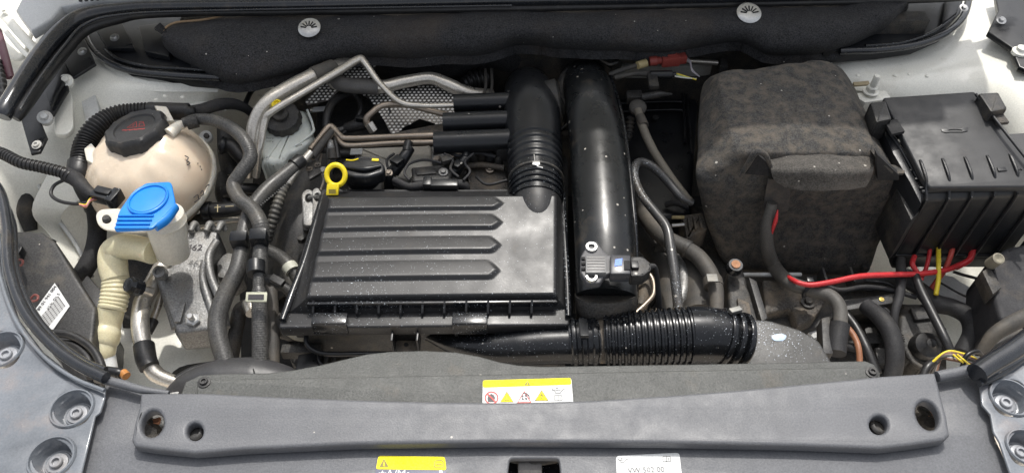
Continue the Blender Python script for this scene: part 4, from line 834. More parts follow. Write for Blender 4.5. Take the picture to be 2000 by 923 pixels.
# ================================================================== ENGINE
t = thing('engine_block', 'grimy engine top with a cream casting, under the intake pipes and beside the filler cap', 'engine', P(820, 320, -.1))
m = M(); m.ppr(rnd([(600, 300), (660, 275), (880, 255), (1000, 270), (1110, 300), (1110, 640), (560, 640), (545, 480)], 15), -.125, .2, .01, 3); m.build('block_top', GRIME, t)
m = M(); m.ppr(rnd([(700, 288), (842, 282), (846, 330), (840, 350), (720, 345)], 6), -.07, .06, .006, 3); m.build('cream_casting', mat('cream_dirty_casting', (.42, .40, .35), .6, dust=.5, dustcol=(.16, .12, .09), grain=.6, gscale=120), t)
m = M(); m.ppr([(768, 258), (870, 238), (900, 250), (880, 262), (780, 266)], -.055, .03, .004); m.build('dusty_ledge', CASTD, t)
m = M(); m.ppr(rnd([(912, 322), (985, 318), (995, 372), (915, 376)], 6), -.062, .05, .006); m.build('cover_block', CASTD, t)
m = M(); m.ppr(rnd([(800, 330), (870, 322), (905, 350), (905, 376), (800, 376)], 6), -.07, .05, .004); m.build('cover_block', BLACKD, t)
m = M(); m.ppr(rnd([(842, 285), (856, 282), (880, 300), (862, 318), (843, 312)], 3), -.06, .04, .003); m.build('steel_block', CAST, t)
for x, y in ((855, 312), (885, 300), (900, 296), (765, 345), (868, 345), (957, 330)):
    bolt(P(x, y, -.056), (0, -.2, 1), .008, t, name='bolt', socket=False, material=mat('rusty_bolt', (.30, .26, .22), .5, metal=.6, dust=.4))
M().box(P(696, 296, -.055), (.02, .001, 0), (0, .013, .0), (0, 0, .002), 0).build('code_label', WHT, t)
t = thing('ignition_coil', 'black ignition coil plug leaning right, just right of the oil filler cap', 'coil', P(790, 310, -.04), 'ignition coils along the engine')
def coil(t, x, y, s=1.0, flip=1):
    a = TP([(x - 18 * s * flip, y + 24 * s, -.05, 13 * s), (x, y, -.035, 12 * s), (x + 14 * s * flip, y - 22 * s, -.03, 11 * s)])
    M().tube(a, seg=10, sub=2).build('coil_body', BLACK, t); p = P(x + 14 * s * flip, y - 26 * s, -.03)
    M().tube(TP([(x + 8 * s * flip, y - 16 * s, -.028, 9 * s), (x + 12 * s * flip, y - 34 * s, -.024, 9 * s)]), seg=10).build('coil_head', BLACK, t)
    M().box(P(x - 10 * s, y + 2 * s, -.028), (.012 * s, .014 * s * flip, 0), (.014 * s, -.01 * s, 0), (0, 0, .01), .002).build('plug_latch', BLACK, t)
    M().tube(TP([(x - 22 * s * flip, y + 30 * s, -.05), (x - 16 * s * flip, y + 46 * s, -.05), (x + 6, y + 56 * s, -.05)], 6 * s)).build('loom_tail', TAPE, t)
coil(t, 786, 312)
t = thing('ignition_coil', 'black ignition coil plug leaning right, below the lowest intake runner', 'coil', P(900, 325, -.04), 'ignition coils along the engine'); coil(t, 902, 320, .85)
t = thing('injector_loom', 'black plug and loom lying along the rear edge of the air filter box', 'wiring', P(860, 360, -.03))
M().tube(TP([(770, 352, -.035, 7), (800, 364, -.03, 8), (832, 362, -.03, 10), (900, 360, -.03, 10), (912, 372, -.04, 8)])).build('loom', TAPE, t); M().box(P(868, 361, -.018), (.045, 0, 0), (0, .016, 0), (0, 0, .014), .003).build('plug_body', BLACK, t)
M().box(P(835, 358, -.018), (.014, 0, 0), (0, .02, 0), (0, 0, .016), .003).build('plug_latch', BLACK, t); M().box(P(852, 352, -.018), (.016, 0, 0), (0, .002, 0), (0, 0, .003), 0).build('pale_mark', INKG, t)
# timing cover + lifting eye
t = thing('timing_cover', 'smooth dark timing belt cover left of the air filter box', 'cover', P(570, 420, -.1))
m = M(); m.sheet(W([[(560, 310, -.09), (600, 300, -.07), (660, 300, -.08)], [(535, 380, -.12), (575, 370, -.08), (640, 370, -.09)], [(520, 470, -.15), (560, 460, -.10), (620, 450, -.10)], [(520, 600, -.2), (550, 580, -.15), (600, 560, -.15)]]), 6, .004); m.build('cover_shell', BLACKD, t)
for x, y in ((590, 470), (602, 452)): M().lathe(P(x, y, -.09), UP, [(.007, 0), (.007, .01), (0, .012)], 6).build('bolt', GRIME, t)
t = thing('lifting_eye', 'cast steel lifting eye at the left rear corner of the air filter box', 'bracket', P(605, 395, -.04))
m = M(); m.plate(rnd([(592, 440), (590, 400), (588, 378), (598, 368), (610, 370), (614, 390), (610, 440)], 7), -.05, .006, .002, holes=[ell(602, 386, 6, 8, 18)]); m.build('eye_plate', CAST, t)
m = M(); m.plate(rnd([(610, 430), (610, 390), (608, 372), (618, 364), (628, 372), (628, 395), (620, 430)], 7), -.04, .006, .002, holes=[ell(619, 384, 5, 8, 18)]); m.build('eye_plate', CAST, t)
M().tube(TP([(604, 386, -.05), (622, 384, -.035)], 4)).build('cross_pin', CAST, t)
M().tube(TP([(628, 300, -.04), (624, 330, -.04), (632, 350, -.04), (626, 372, -.04)], 2.4)).build('wire_stay', CASTD, t); bolt(P(631, 334, -.04), (0, -.3, 1), .008, t, material=CAST, socket=False)
t = thing('oil_pressure_sender', 'small dusty metal sender standing above the yellow dipstick ring', 'sensor', P(647, 300, -.03))
M().tube(TP([(648, 320, -.06, 8), (647, 300, -.04, 9), (646, 284, -.03, 7), (647, 275, -.028, 4)])).build('sender_body', CAST, t); M().tube(TP([(660, 310, -.05, 6), (656, 280, -.04, 6), (650, 262, -.035, 4)])).build('sender_boot', RUBBER, t)
# ---- oil filler cap and dipstick
t = thing('oil_filler_cap', 'black oil filler cap with yellow print beside the yellow dipstick ring', 'cap', P(710, 325, -.02))
M().lathe(P(712, 350, -.045), (0, -.15, 1), [(.029, -.05), (.029, .004), (.027, .01), (.02, .012)], 36).build('filler_neck', mat('cream_dirty_casting', (.42, .40, .35), .6), t)
c = P(707, 334, -.022); ax = Vector((0, -.2, 1)).normalized(); rr = .029
m = M(); m.lathe(c - ax * .012, ax, [(rr, -.006), (rr * 1.06, -.004), (rr * 1.08, .008), (rr * 1.0, .012), (0, .013)], 36); cap = m.build('cap_body', BLACK, t)
m = M(); m.ppr(rnd([(664, 318), (686, 307), (735, 308), (751, 320), (750, 336), (716, 346), (684, 344), (668, 336)], 7), .0, .024, .006, 4); m.tube(TP([(672, 326, .002, 3), (712, 330, .004, 5), (744, 324, .002, 3)])); m.build('cap_grip', BLACK, t)
M().tube(TP([(676, 312, .001), (688, 313, .001), (700, 310, .001)], 1.6), seg=5).build('yellow_print', YEL, cap); M().box(P(733, 312, .001), (.011, -.001, 0), (0, .005, 0), (0, 0, .001), 0).build('yellow_print', YEL, cap)
t = thing('oil_dipstick', 'bright yellow oil dipstick ring handle at the rear left corner of the air filter box', 'dipstick', P(655, 345, .0))
pc = P(656, 342, .01); tx = Vector((1, 0, 0)); ty = Vector((0, .72, .69)); ring = []
ro = 18 * mpp(pc); n_ = tx.cross(ty)
m = M(); pts = [(pc + tx * ro * math.cos(R(a)) + ty * ro * 1.12 * math.sin(R(a)), .0042) for a in range(-90, 271, 12)]; m.tube(pts, seg=12, sub=1, squash=1.0); m.build('ring_handle', YEL, t)
c = P(650, 371, .0); m = M(); m.box(P(650, 370, .002), tx * .019, ty * .018 + tx * .002, n_ * .006, .0015); m.build('handle_shank', YEL, t); m = M(); m.box(P(649, 374, .0065), tx * .011, ty * .007, n_ * .001, 0); m.build('moulded_mark', INKB, t)
# ================================================================== AIR FILTER BOX
t = thing('air_filter_box', 'large black ribbed air filter box in the middle of the bay', 'air filter box', P(840, 500, -.03))
def bil(c, s, v): return (c[0] * (1 - s) + c[1] * s) * (1 - v) + (c[3] * (1 - s) + c[2] * s) * v
tc = [P(641, 384, .012), P(1088, 380, .012), P(1088, 574, -.006), P(596, 580, -.006)]
NX, NY = 150, 150
def prof_v(v):
    # four raised ribs between rear and front; photo rows
    z = 0
    y = v
    for a, b in ((.01, .165), (.205, .375), (.435, .61), (.67, .86)):
        if a <= y <= b:
            f = (y - a) / (b - a); h = (f / .78) ** .8 if f < .78 else (1 if f < .88 else max(0, 1 - (f - .88) / .12)); z = max(z, h * .0050)
            e = f
            return z, e
    return 0, 0
m = M(); V = []
for j in range(NY + 1):
    row = []; v = j / NY
    for i in range(NX + 1):
        s = i / NX; p = bil(tc, s, v)
        z, e = prof_v(v)
        px_end = .770 - .035 * (1 - max(0, 1 - abs(e - .55) * 2.2)) * 1.0
        k = max(0, min(1, (px_end - s) / .02)) * max(0, min(1, (s - .006) / .01)); 
        edge = min(s, 1 - s, v, 1 - v); drop = -.004 * max(0, 1 - edge / .012) ** 2
        # gentle raised pad toward the outlet at the rear right
        row.append(m.bm.verts.new(p + UP * (z * k + drop + .0025 * math.sin(math.pi * s) * math.sin(math.pi * v))))
    V.append(row)
for j in range(NY):
    for i in range(NX): m.bm.faces.new((V[j][i], V[j + 1][i], V[j + 1][i + 1], V[j][i + 1]))
m.build('lid', LIDM, t, sharp=60)
# skirt round the lid
fo = [P(634, 374, -.022), P(1098, 372, -.022), P(1106, 606, -.034), P(560, 614, -.034)]
m = M()
ins = [p - UP * .0035 for p in tc]; mid = [(a * .75 + b * .25) + UP * -.004 for a, b in zip(tc, fo)]
for i in range(4):
    j = (i + 1) % 4
    ra = [ins[i].lerp(ins[j], k / 8) for k in range(9)]; rb = [mid[i].lerp(mid[j], k / 8) for k in range(9)]; rc = [fo[i].lerp(fo[j], k / 8) for k in range(9)]
    vv = [[m.bm.verts.new(p) for p in r_] for r_ in (ra, rb, rc)]
    for a_, b_ in zip(vv, vv[1:]):
        for k in range(8): m.bm.faces.new((a_[k], a_[k + 1], b_[k + 1], b_[k]))
bmesh.ops.remove_doubles(m.bm, verts=m.bm.verts, dist=1e-5); m.build('lid_skirt', LIDM, t, sharp=35)
m = M(); m.plate(rnd([(628, 368), (1100, 368), (1104, 400), (1113, 622), (1112, 634), (544, 640), (546, 628)], 5), -.032, .022, .003); m.build('lid_flange', LIDM, t)
M().tube(TP([(1099, 380, -.026, 6), (1102, 450, -.026, 6), (1107, 540, -.028, 6), (1110, 618, -.028, 6)])).build('side_bead', GLOSS, t)
M().tube(TP([(630, 384, -.026, 6), (598, 500, -.027, 7), (572, 570, -.028, 8), (552, 625, -.029, 7)])).build('side_bead', GLOSS, t)
m = M(); m.prism([P(600, 588, -.012), P(1086, 583, -.012), P(1090, 589, -.012), P(598, 594, -.012)], Vector((0, 0, -.012)), .002); m.build('front_lip', GLOSS, t)
for k in range(11):
    x = 612 + k * 42.7; a, b = P(x, 586, -.010), P(x - 1, 611, -.024)
    M().prism([a + Vector((-.0016, 0, 0)), a + Vector((.0016, 0, 0)), b + Vector((.0016, 0, 0)), b + Vector((-.0016, 0, 0))], Vector((0, 0, -.016)), .0003).build('gusset', LIDM, t)
m = M(); m.tube(TP([(600, 598, -.026), (1088, 594, -.026)], 1.6)); m.build('gutter_line', GLOSS, t)
for x in (645, 918):
    w_ = 60; a = P(x, 626, -.028)
    cl = M().box(a + Vector((0, 0, .004)), (.050, 0, 0), (0, .020, -.001), (0, 0, .008), .003).build('clip', GLOSS, t)
    M().box(P(x, 640, -.034), (.050, 0, 0), (0, .006, 0), (0, 0, .024), .002).build('clip_latch', GLOSS, cl)
    for dx in (-.02, .02): M().box(P(x, 646, -.05) + Vector((dx, 0, 0)), (.004, 0, 0), (0, .005, 0), (0, 0, .02), .001).build('clip_leg', BLACK, cl)
m = M(); m.ppr([(566, 630), (640, 400), (1090, 400), (1098, 628)], -.056, .13, .006, 3); m.build('lower_housing', BLACKD, t)
c = P(793, 650, -.06)
br = M().box(c + Vector((-.0, .0, -.004)), (.036, 0, 0), (0, .004, 0), (0, 0, .04), .001).build('front_tab', BLACK, t)
for dx in (-.018, .018): M().box(P(793, 662, -.06) + Vector((dx, 0, 0)), (.003, 0, 0), (0, .026, 0), (0, 0, .035), .0006).build('tab_cheek', BLACK, br)
M().box(P(793, 672, -.078), (.036, 0, 0), (0, .028, 0), (0, 0, .003), .0008).build('tab_floor', CASTD, br); m = M(); m.plate(ell(793, 672, 5, 4, 14), -.0758, .001, .0002); m.build('tab_hole', DARK, br)
# outlet neck on the lid
t2 = t
M().tube(TP([(1050, 500, -.055, 44), (1050, 460, -.038, 46), (1049, 430, -.026, 48), (1048, 405, -.020, 49), (1047, 388, -.018, 49)]), seg=36, sub=8).build('outlet_neck', LIDM, t)
M().box(P(1048, 384, -.0) + UP * .014, (.006, 0, 0), (0, .004, 0), (0, 0, .006), .0015).build('index_nub', GLOSS, t)
# ---- intake elbow
t = thing('intake_elbow', 'black ribbed intake elbow with three runner covers reaching left', 'intake elbow', P(1040, 240, -.02))
M().tube(TP([(1028, 176, -.12, 42), (1032, 180, -.07, 47), (1036, 205, -.03, 52), (1040, 232, -.016, 55), (1043, 284, -.016, 54)]), seg=40, sub=10).build('elbow_body', BLACK, t)
M().tube(TP([(1043, 281, -.016, 55), (1045, 310, -.016, 54), (1046, 342, -.016, 53)]), seg=40, corr=(5, .07, 0, 1)).build('bellows', BLACK, t)
M().tube(TP([(1046, 340, -.016, 52), (1047, 366, -.017, 51), (1047, 396, -.018, 51)]), seg=40, sub=4).build('cuff', GLOSS, t)
for y in (362, 372, 382): band('cuff_ring', (1047, y, -.017), (1047, y + 5, -.017), 53, GLOSS, t, seg=40)
cl = band('hose_clamp', (1047, 352, -.017), (1047, 356, -.017), 54, GRIME, t, seg=40); M().box(P(1047, 320, .028), (.012, 0, 0), (0, .008, 0), (0, 0, .006), .001).build('clamp_screw', STEEL, cl); M().tube(TP([(1043, 302, .027), (1047, 322, .028), (1060, 328, .026)], 1.5)).build('clamp_tail', STEEL, cl)
m = M(); m.ppr(rnd([(988, 172), (1010, 168), (1012, 300), (992, 300)], 6), .0, .05, .006, 3); m.build('side_plenum', BLACK, t)
for i, (x0, y0, y1, r) in enumerate(((887, 202, 198, 18), (866, 240, 235, 20), (848, 279, 273, 22))):
    q0, q1 = P(x0, y0, -.016), P(1000, y1, -.012); rr = r * mpp(q0)
    M().tube([(q0, rr), (q1, rr)], seg=28, cap=True, sub=1).build('runner_cover', BLACK, t, sharp=60)
M().box(P(982, 290, -.03), (.022, 0, 0), (0, .035, 0), (0, 0, .03), .004).build('runner_foot', BLACKD, t)
M().tube(TP([(1085, 170, -.02), (1105, 205, -.02), (1112, 235, -.03), (1096, 252, -.04)], 3)).build('trim_wire', RUBBER, t)
M().lathe(P(1080, 205, -.035), (1, .1, .2), [(.045, -.01), (.045, .012), (.038, .016), (0, .016)], 32).build('side_disc', BLACKD, t)
# ---- charge pipe
t = thing('charge_pipe', 'broad glossy black intake pipe running front to back beside the air filter box', 'pipe', P(1175, 350, .0))
M().tube(TP([(1138, 150, -.15, 38), (1140, 150, -.09, 42), (1148, 172, -.035, 48), (1158, 225, -.006, 52), (1168, 290, .0, 55), (1176, 380, -.004, 58), (1182, 470, -.012, 60), (1184, 560, -.028, 60), (1184, 580, -.032, 60)]), seg=44, sub=12, squash=.8).build('pipe_body', mat('black_gloss_pipe', (.006, .007, .008), .30, hf=.03, mottle=.3, fleck=.12, grain=.05, gscale=60, dust=.1), t)
M().tube(TP([(1108, 150, -.04, 4), (1114, 200, -.02, 4), (1118, 290, -.018, 4.5), (1122, 380, -.02, 5), (1126, 460, -.03, 5), (1128, 540, -.06, 5), (1124, 610, -.11, 5)])).build('seam_flange', BLACKD, t)
M().tube(TP([(1192, 150, -.04, 4), (1212, 215, -.02, 4), (1224, 290, -.018, 5), (1234, 380, -.02, 6), (1240, 460, -.03, 6), (1242, 540, -.06, 6), (1240, 600, -.11, 6)])).build('seam_flange', GLOSS, t)
M().tube(TP([(1184, 572, -.030, 61), (1184, 598, -.050, 60), (1183, 625, -.10, 58), (1182, 650, -.17, 54)]), seg=40, squash=.8).build('dusty_lower_body', mat('dusty_dark_pipe', (.03, .027, .024), .6, dust=.5, hf=.5, dustcol=(.10, .08, .055), grain=.4), t)
m = M(); m.tube(TP([(1112, 140, -.05, 10), (1100, 160, -.05, 12), (1100, 200, -.06, 12), (1104, 260, -.07, 8)])); m.build('rear_bracket', BLACKD, t)
# ---- MAP sensor
t = thing('pressure_sensor', 'square pressure sensor with two metal eyelets clipped on the broad black pipe', 'sensor', P(1190, 515, .05))
zs = .045
m = M(); m.plate(rnd([(1134, 500), (1146, 480), (1150, 470), (1166, 470), (1172, 480), (1186, 496), (1198, 498), (1198, 532), (1182, 536), (1172, 552), (1146, 552), (1138, 538), (1133, 530)], 4), zs, .012, .002); m.build('sensor_base', mat('grey_sensor_plastic', (.07, .07, .075), .4), t)
m = M(); m.ppr([(1144, 498), (1184, 498), (1184, 532), (1144, 532)], zs + .008, .010, .001); bb = m.build('sensor_lid', mat('pale_grey_sensor', (.13, .13, .13), .4), t)
for i in range(5): M().box(P(1164, 503 + i * 5.5, zs + .0085), (.024, 0, 0), (0, .0014, 0), (0, 0, .0006), 0).build('print_line', mat('sensor_print', (.22, .21, .2), .5), bb)
for y in (484, 542):
    c = P(1155, y, zs); M().lathe(c, UP, [(.0085, -.006), (.0085, .003), (.0078, .004), (.005, .004), (.0045, -.002), (0, -.002)], 24).build('eyelet', STEEL, t)
for y in (502, 512, 522): M().box(P(1139, y + 3, zs + .001), (.005, 0, 0), (0, .0045, 0), (0, 0, .004), .0005).build('rib_pocket', DARK, t)
m = M(); m.ppr([(1192, 496), (1232, 497), (1232, 534), (1192, 534)], zs + .008, .020, .003); pg = m.build('plug_body', mat('grey_plug_plastic', (.045, .047, .055), .3), t); M().box(P(1208, 512, zs + .0085), (.010, .002, 0), (.002, .012, 0), (0, 0, .0008), 0).build('blue_mark', mat('blue_ink', (.03, .16, .7), .4), pg)
m = M(); m.ppr([(1219, 508), (1231, 508), (1231, 526), (1219, 526)], zs + .0095, .004, .0006); m.build('latch_window', DARK, pg)
m = M(); m.ppr(rnd([(1232, 500), (1256, 500), (1272, 514), (1272, 526), (1256, 538), (1232, 538)], 4), zs + .004, .022, .003); m.build('plug_boot', BLACKD, t)
M().box(P(1240, 518, zs + .006), (.010, 0, 0), (0, .012, 0), (0, 0, .006), .001).build('plug_latch', BLACK, t)
M().tube(TP([(1268, 520, zs - .006, 7), (1280, 522, zs - .01, 4), (1284, 550, .0, 5), (1288, 600, -.05, 6), (1290, 640, -.08, 6)])).build('sensor_loom', TAPE, t)
# ---- front intake duct
t = thing('intake_duct', 'black corrugated air intake duct running along the front of the bay', 'duct', P(1250, 655, -.06))
M().tube(TP([(800, 640, -.11, 8), (840, 655, -.10, 12), (890, 672, -.085, 20), (950, 680, -.075, 30), (1010, 678, -.07, 35), (1060, 674, -.068, 37), (1118, 672, -.066, 38)]), seg=32, sub=10).build('smooth_duct', GLOSS, t)
M().tube(TP([(1112, 668, -.066, 48), (1145, 666, -.064, 49), (1168, 665, -.064, 48)]), seg=40, sub=6, corr=(3, .08, 0, 1)).build('cuff', GLOSS, t)
M().tube(TP([(1164, 665, -.064, 44), (1184, 664, -.064, 45)]), seg=32, sub=2).build('dusty_gap', CASTD, t)
M().tube(TP([(1180, 662, -.06, 52), (1230, 660, -.056, 54), (1290, 657, -.052, 56), (1350, 654, -.05, 57)]), seg=44, sub=10, corr=(15, .09, .0, 1)).build('corrugated_section', GLOSS, t)
M().tube(TP([(1346, 654, -.05, 56), (1380, 654, -.05, 56), (1410, 658, -.052, 54), (1436, 664, -.056, 50), (1456, 668, -.06, 46)]), seg=40, sub=8).build('elbow', GLOSS, t)
for a in (1406, 1424, 1442): band('elbow_rib', (a, 656 + (a - 1400) * .18, -.05), (a + 9, 658 + (a - 1400) * .18, -.052), 57 - (a - 1400) * .06, GLOSS, t, seg=36)
M().box(P(1140, 640, -.012), (.012, 0, 0), (0, .035, -.01), (0, 0, .006), .001).build('clamp_buckle', BLACK, t)
cl = M().box(P(1436, 606, -.012), (.016, .005, 0), (-.004, .007, 0), (0, 0, .008), .001).build('clamp_screw', mat('dull_steel', (.2, .2, .19), .5, metal=.6, dust=.4), t)
t = thing('resonator', 'dark grained air duct housing with dried water spots right of the corrugated duct', 'duct', P(1520, 670, -.05))
m = M(); m.plate(rnd([(1440, 622), (1500, 622), (1560, 640), (1600, 662), (1630, 712), (1630, 730), (1430, 730)], 10), (-.05, 0, .12), .06, .006, res=4)
m.build('housing', mat('spotted_grained_plastic', (.05, .05, .048), .45, dust=.15, fleck=.02, grain=.3, wet=[(1500, 640, -.05, .045, 1.1), (1545, 648, -.05, .035, .9), (1530, 660, -.05, .045, .7)], wetcol=(.62, .68, .78)), t)
m = M(); m.plate(sm([(1508, 655), (1524, 651), (1536, 655), (1530, 664), (1512, 664)], 3), (-.0492, 0, .12), .0006, .0002); m.build('water_patch', mat('dried_water', (.52, .66, .86), .25), t)
M().tube(TP([(1448, 650, -.055), (1462, 672, -.052), (1462, 700, -.05), (1452, 720, -.05)], 4)).build('mouth_ring', mat('pale_ring', (.42, .42, .38), .5), t)
t = thing('oil_line', 'thin dark pipe bending under the left front corner of the air filter box', 'pipe', P(620, 680, -.1))
M().tube(TP([(598, 652, -.07), (600, 672, -.075), (618, 686, -.08), (650, 691, -.08), (720, 690, -.085), (790, 690, -.09)], 5), sub=8).build('line_run', BLACK, t)
M().tube(TP([(622, 692, -.09), (624, 706, -.09), (636, 716, -.09)], 3)).build('branch', BLACK, t)
t = thing('alternator', 'dark metal alternator casing low between the hoses and the radiator shroud', 'alternator', P(600, 700, -.14))
m = M(); m.ppr(rnd([(560, 665), (610, 660), (690, 665), (700, 720), (590, 735), (565, 700)], 8), -.15, .12, .006); m.build('casing', GRIME, t)
M().box(P(590, 686, -.12), (.06, 0, 0), (0, .016, 0), (0, 0, .02), .003).build('casing_rib', GRIME, t); M().box(P(605, 712, -.11), (.035, .006, 0), (0, .03, 0), (0, 0, .02), .003).build('terminal_block', BLACK, t)
for x in (640, 655, 672, 690): M().box(P(x, 705, -.115), (.006, 0, 0), (0, .02, 0), (0, 0, .02), .001).build('fin', GRIME, t)
m = M(); m.tube(TP([(560, 645, -.1, 8), (580, 656, -.1, 9), (595, 660, -.1, 7)])); m.build('cream_plug', mat('cream_plug', (.45, .42, .33), .5, dust=.4), t)
m = M(); m.tube(TP([(520, 620, -.14, 20), (560, 640, -.14, 24), (600, 652, -.15, 20)])); m.build('pump_body', GRIME, t)
# ================================================================== BACK RIGHT
t = thing('brake_servo', 'black brake servo cover deep behind the broad pipe and left of the battery cover', 'cover', P(1290, 250, -.2))
m = M(); m.ppr(rnd([(1195, 175), (1350, 170), (1365, 200), (1350, 420), (1250, 430), (1200, 400)], 10), -.16, .25, .01, 3); m.build('cover_body', BLACK, t)
for y in (202, 218): M().tube(TP([(1205, y, -.15), (1330, y - 3, -.15), (1342, y + 12, -.15)], 2.5)).build('moulded_ridge', BLACK, t)
M().tube(TP([(1270, 176, -.145), (1322, 176, -.145), (1334, 192, -.145), (1338, 280, -.15)], 2.5)).build('moulded_ridge', BLACK, t)
M().tube(TP([(1340, 185, -.145), (1346, 240, -.15), (1350, 300, -.16)], 2.5)).build('moulded_ridge', BLACK, t)
M().lathe(P(1280, 232, -.155), UP, [(.006, 0), (.006, .005), (0, .006)], 14).build('stud', BLACKD, t)
t = thing('scuttle_crossmember', 'grey metal crossmember showing in the gap under the felt pad', 'crossmember', P(1380, 100, -.06))
m = M(); m.ppr([(1190, 96), (1470, 78), (1480, 118), (1320, 130), (1200, 130)], (-.07, 0, .0), .03, .004); m.build('beam', mat('grey_beam', (.30, .30, .28), .5, dust=.5), t)
M().tube(TP([(1338, 118, -.055), (1402, 123, -.055)], 5)).build('rod', ALU, t); m = M(); m.ppr([(1405, 90), (1418, 88), (1422, 130), (1408, 130)], -.05, .02, .002); m.build('strap', BLACKD, t)
M().tube(TP([(1395, 88, -.045, 7), (1450, 98, -.045, 7)])).build('strap', BLACKD, t)
t = thing('hose_guard', 'black ribbed elbow behind the top end of the broad black pipe', 'elbow', P(1190, 118, -.04))
M().tube(TP([(1160, 108, -.06, 12), (1185, 112, -.05, 14), (1205, 130, -.05, 12)])).build('guard_body', BLACKD, t)
M().tube(TP([(1172, 116, -.03, 3), (1190, 126, -.03, 3), (1206, 122, -.03, 3)])).build('guard_edge', GRIME, t)
t = thing('rear_bellows', 'small black ribbed bellows between the aluminium pipe and the intake elbow', 'bellows', P(925, 155, -.07))
M().tube(TP([(905, 165, -.08, 12), (925, 158, -.08, 22), (952, 152, -.08, 22)]), corr=(5, .2, .1, 1), seg=20).build('bellows', RUBBER, t)
for x in (948, 960): M().tube(TP([(x, 135, -.05), (x + 1, 165, -.05), (x - 2, 185, -.05)], 3)).build('pipe_pair', HOSED, t)
t = thing('electrical_connector', 'brick red electrical connector with a tan taped cable, under the felt pad', 'connector', P(1300, 118, -.0), 'plugs at the rear of the bay')
ap, bp = P(1268, 120, -.02), P(1342, 113, -.02); d = (bp - ap); sd = Vector((-d.y, d.x, 0)).normalized()
M().tube([(ap, .0085), (ap + d * .18, .0095), (ap + d * .22, .0075), (ap + d * .3, .0075)], seg=18, sub=1).build('rear_cap', REDC, t)
M().box(ap + d * .55, d * .48, sd * .022, (0, 0, .02), .003).build('plug_body', REDC, t); M().box(ap + d * .58 + UP * .011, d * .26, sd * .011, (0, 0, .005), .001).build('plug_latch', REDC, t)
M().box(ap + d * .87, d * .2, sd * .018, (0, 0, .016), .003).build('plug_nose', REDC, t)
M().tube([(P(1245, 128, -.02), .0075), (P(1262, 123, -.02), .008)], seg=12, sub=1).build('tan_tape', TAN, t)
M().tube(TP([(1250, 126, -.022, 5), (1222, 134, -.03, 5), (1190, 146, -.04, 5)])).build('cable', HOSED, t)
for k in range(2): M().tube(TP([(1338, 110 + k * 5, -.02), (1348, 120 + k * 4, -.02), (1352, 136 + k * 3, -.02), (1366, 150, -.03)], 1.4)).build('wire', mat('grey_wire', (.3, .28, .3), .4), t)
t = thing('electrical_connector', 'black electrical connector with yellow and green wires below the red one', 'connector', P(1290, 146, -.03), 'plugs at the rear of the bay')
M().tube(TP([(1200, 152, -.04, 5), (1240, 144, -.035, 5), (1268, 145, -.03, 6)])).build('cable', HOSED, t); M().tube(TP([(1270, 146, -.03, 8), (1312, 146, -.03, 9), (1314, 146, -.03, 5), (1320, 146, -.03, 6)]), sub=1).build('plug_body', BLACK, t)
M().box(P(1275, 158, -.03), (.018, 0, 0), (0, .04, 0), (0, 0, .01), .002).build('plug_holder', BLACKD, t)
for k, mm in enumerate((YELW, mat('pale_green_wire', (.35, .45, .2), .4), mat('white_wire', (.6, .6, .55), .4))): M().tube(TP([(1318, 143 + k * 3, -.028), (1335, 148 + k * 2, -.028), (1360, 156 - k, -.032)], 1.3)).build('wire', mm, t)
t = thing('electrical_connector', 'dusty grey plug lying on the servo cover above the sagging hose', 'connector', P(1260, 188, -.05), 'plugs at the rear of the bay')
M().box(P(1238, 190, -.07), (.030, .002, 0), (0, .022, 0), (0, 0, .018), .003).build('plug_body', BLACKD, t); M().tube(TP([(1252, 190, -.065, 7), (1288, 184, -.065, 7), (1292, 184, -.065, 6), (1312, 184, -.07, 2)]), sub=2).build('plug_nose', HOSE, t)
M().lathe(P(1245, 212, -.06), (0, -.3, 1), [(.016, 0), (.016, .006), (.012, .010), (0, .012)], 22).build('round_cap', HOSED, t)
M().tube(TP([(1232, 228, -.08, 9), (1228, 262, -.1, 9), (1226, 272, -.1, 6)]), corr=(6, .25, 0, 1)).build('bellows', BLACKD, t)
t = thing('vent_hose', 'dusty brown hose sagging from a round cap toward the battery cover', 'hose', P(1290, 300, -.07))
M().tube(TP([(1246, 216, -.055, 8), (1256, 250, -.055, 8.5), (1275, 292, -.06, 8.5), (1300, 332, -.065, 8.5), (1325, 366, -.07, 8), (1350, 395, -.08, 7)]), sub=8).build('hose_body', mat('dusty_tan_hose', (.16, .145, .12), .7, dust=.3), t); band('ribbed_end', (1250, 228, -.053), (1258, 246, -.053), 9.5, HOSED, t)
t = thing('steel_coolant_pipe', 'glossy black looped pipe with water spots beside the broad black pipe', 'pipe', P(1260, 360, -.03))
M().tube(TP([(1352, 396, -.07, 7), (1330, 384, -.06, 8), (1300, 350, -.05, 8.5), (1275, 326, -.04, 8.5), (1252, 316, -.035, 8.5), (1240, 326, -.03, 8.5), (1240, 350, -.03, 8.5), (1254, 382, -.03, 8.5), (1280, 415, -.03, 9), (1302, 445, -.03, 9.5), (1310, 485, -.035, 10), (1318, 540, -.045, 10), (1326, 610, -.06, 10)]), sub=10, seg=18).build('pipe_run', mat('wet_steel_pipe', (.05, .05, .05), .32, metal=.2, dust=.3, fleck=.2, wet=[(1245, 340, -.03, .05, 1.4), (1255, 380, -.03, .04, 1.2), (1318, 560, -.04, .05, .9)]), t)
t = thing('coolant_hose', 'dusty thick hose sweeping from the broad pipe down to the duct elbow', 'hose', P(1310, 480, -.08))
M().tube(TP([(1252, 392, -.10, 16), (1266, 428, -.09, 17), (1296, 462, -.08, 17), (1330, 480, -.075, 16), (1362, 500, -.07, 16), (1385, 530, -.065, 16), (1398, 565, -.065, 15), (1400, 610, -.07, 13)]), sub=10, seg=22).build('hose_body', HOSED, t)
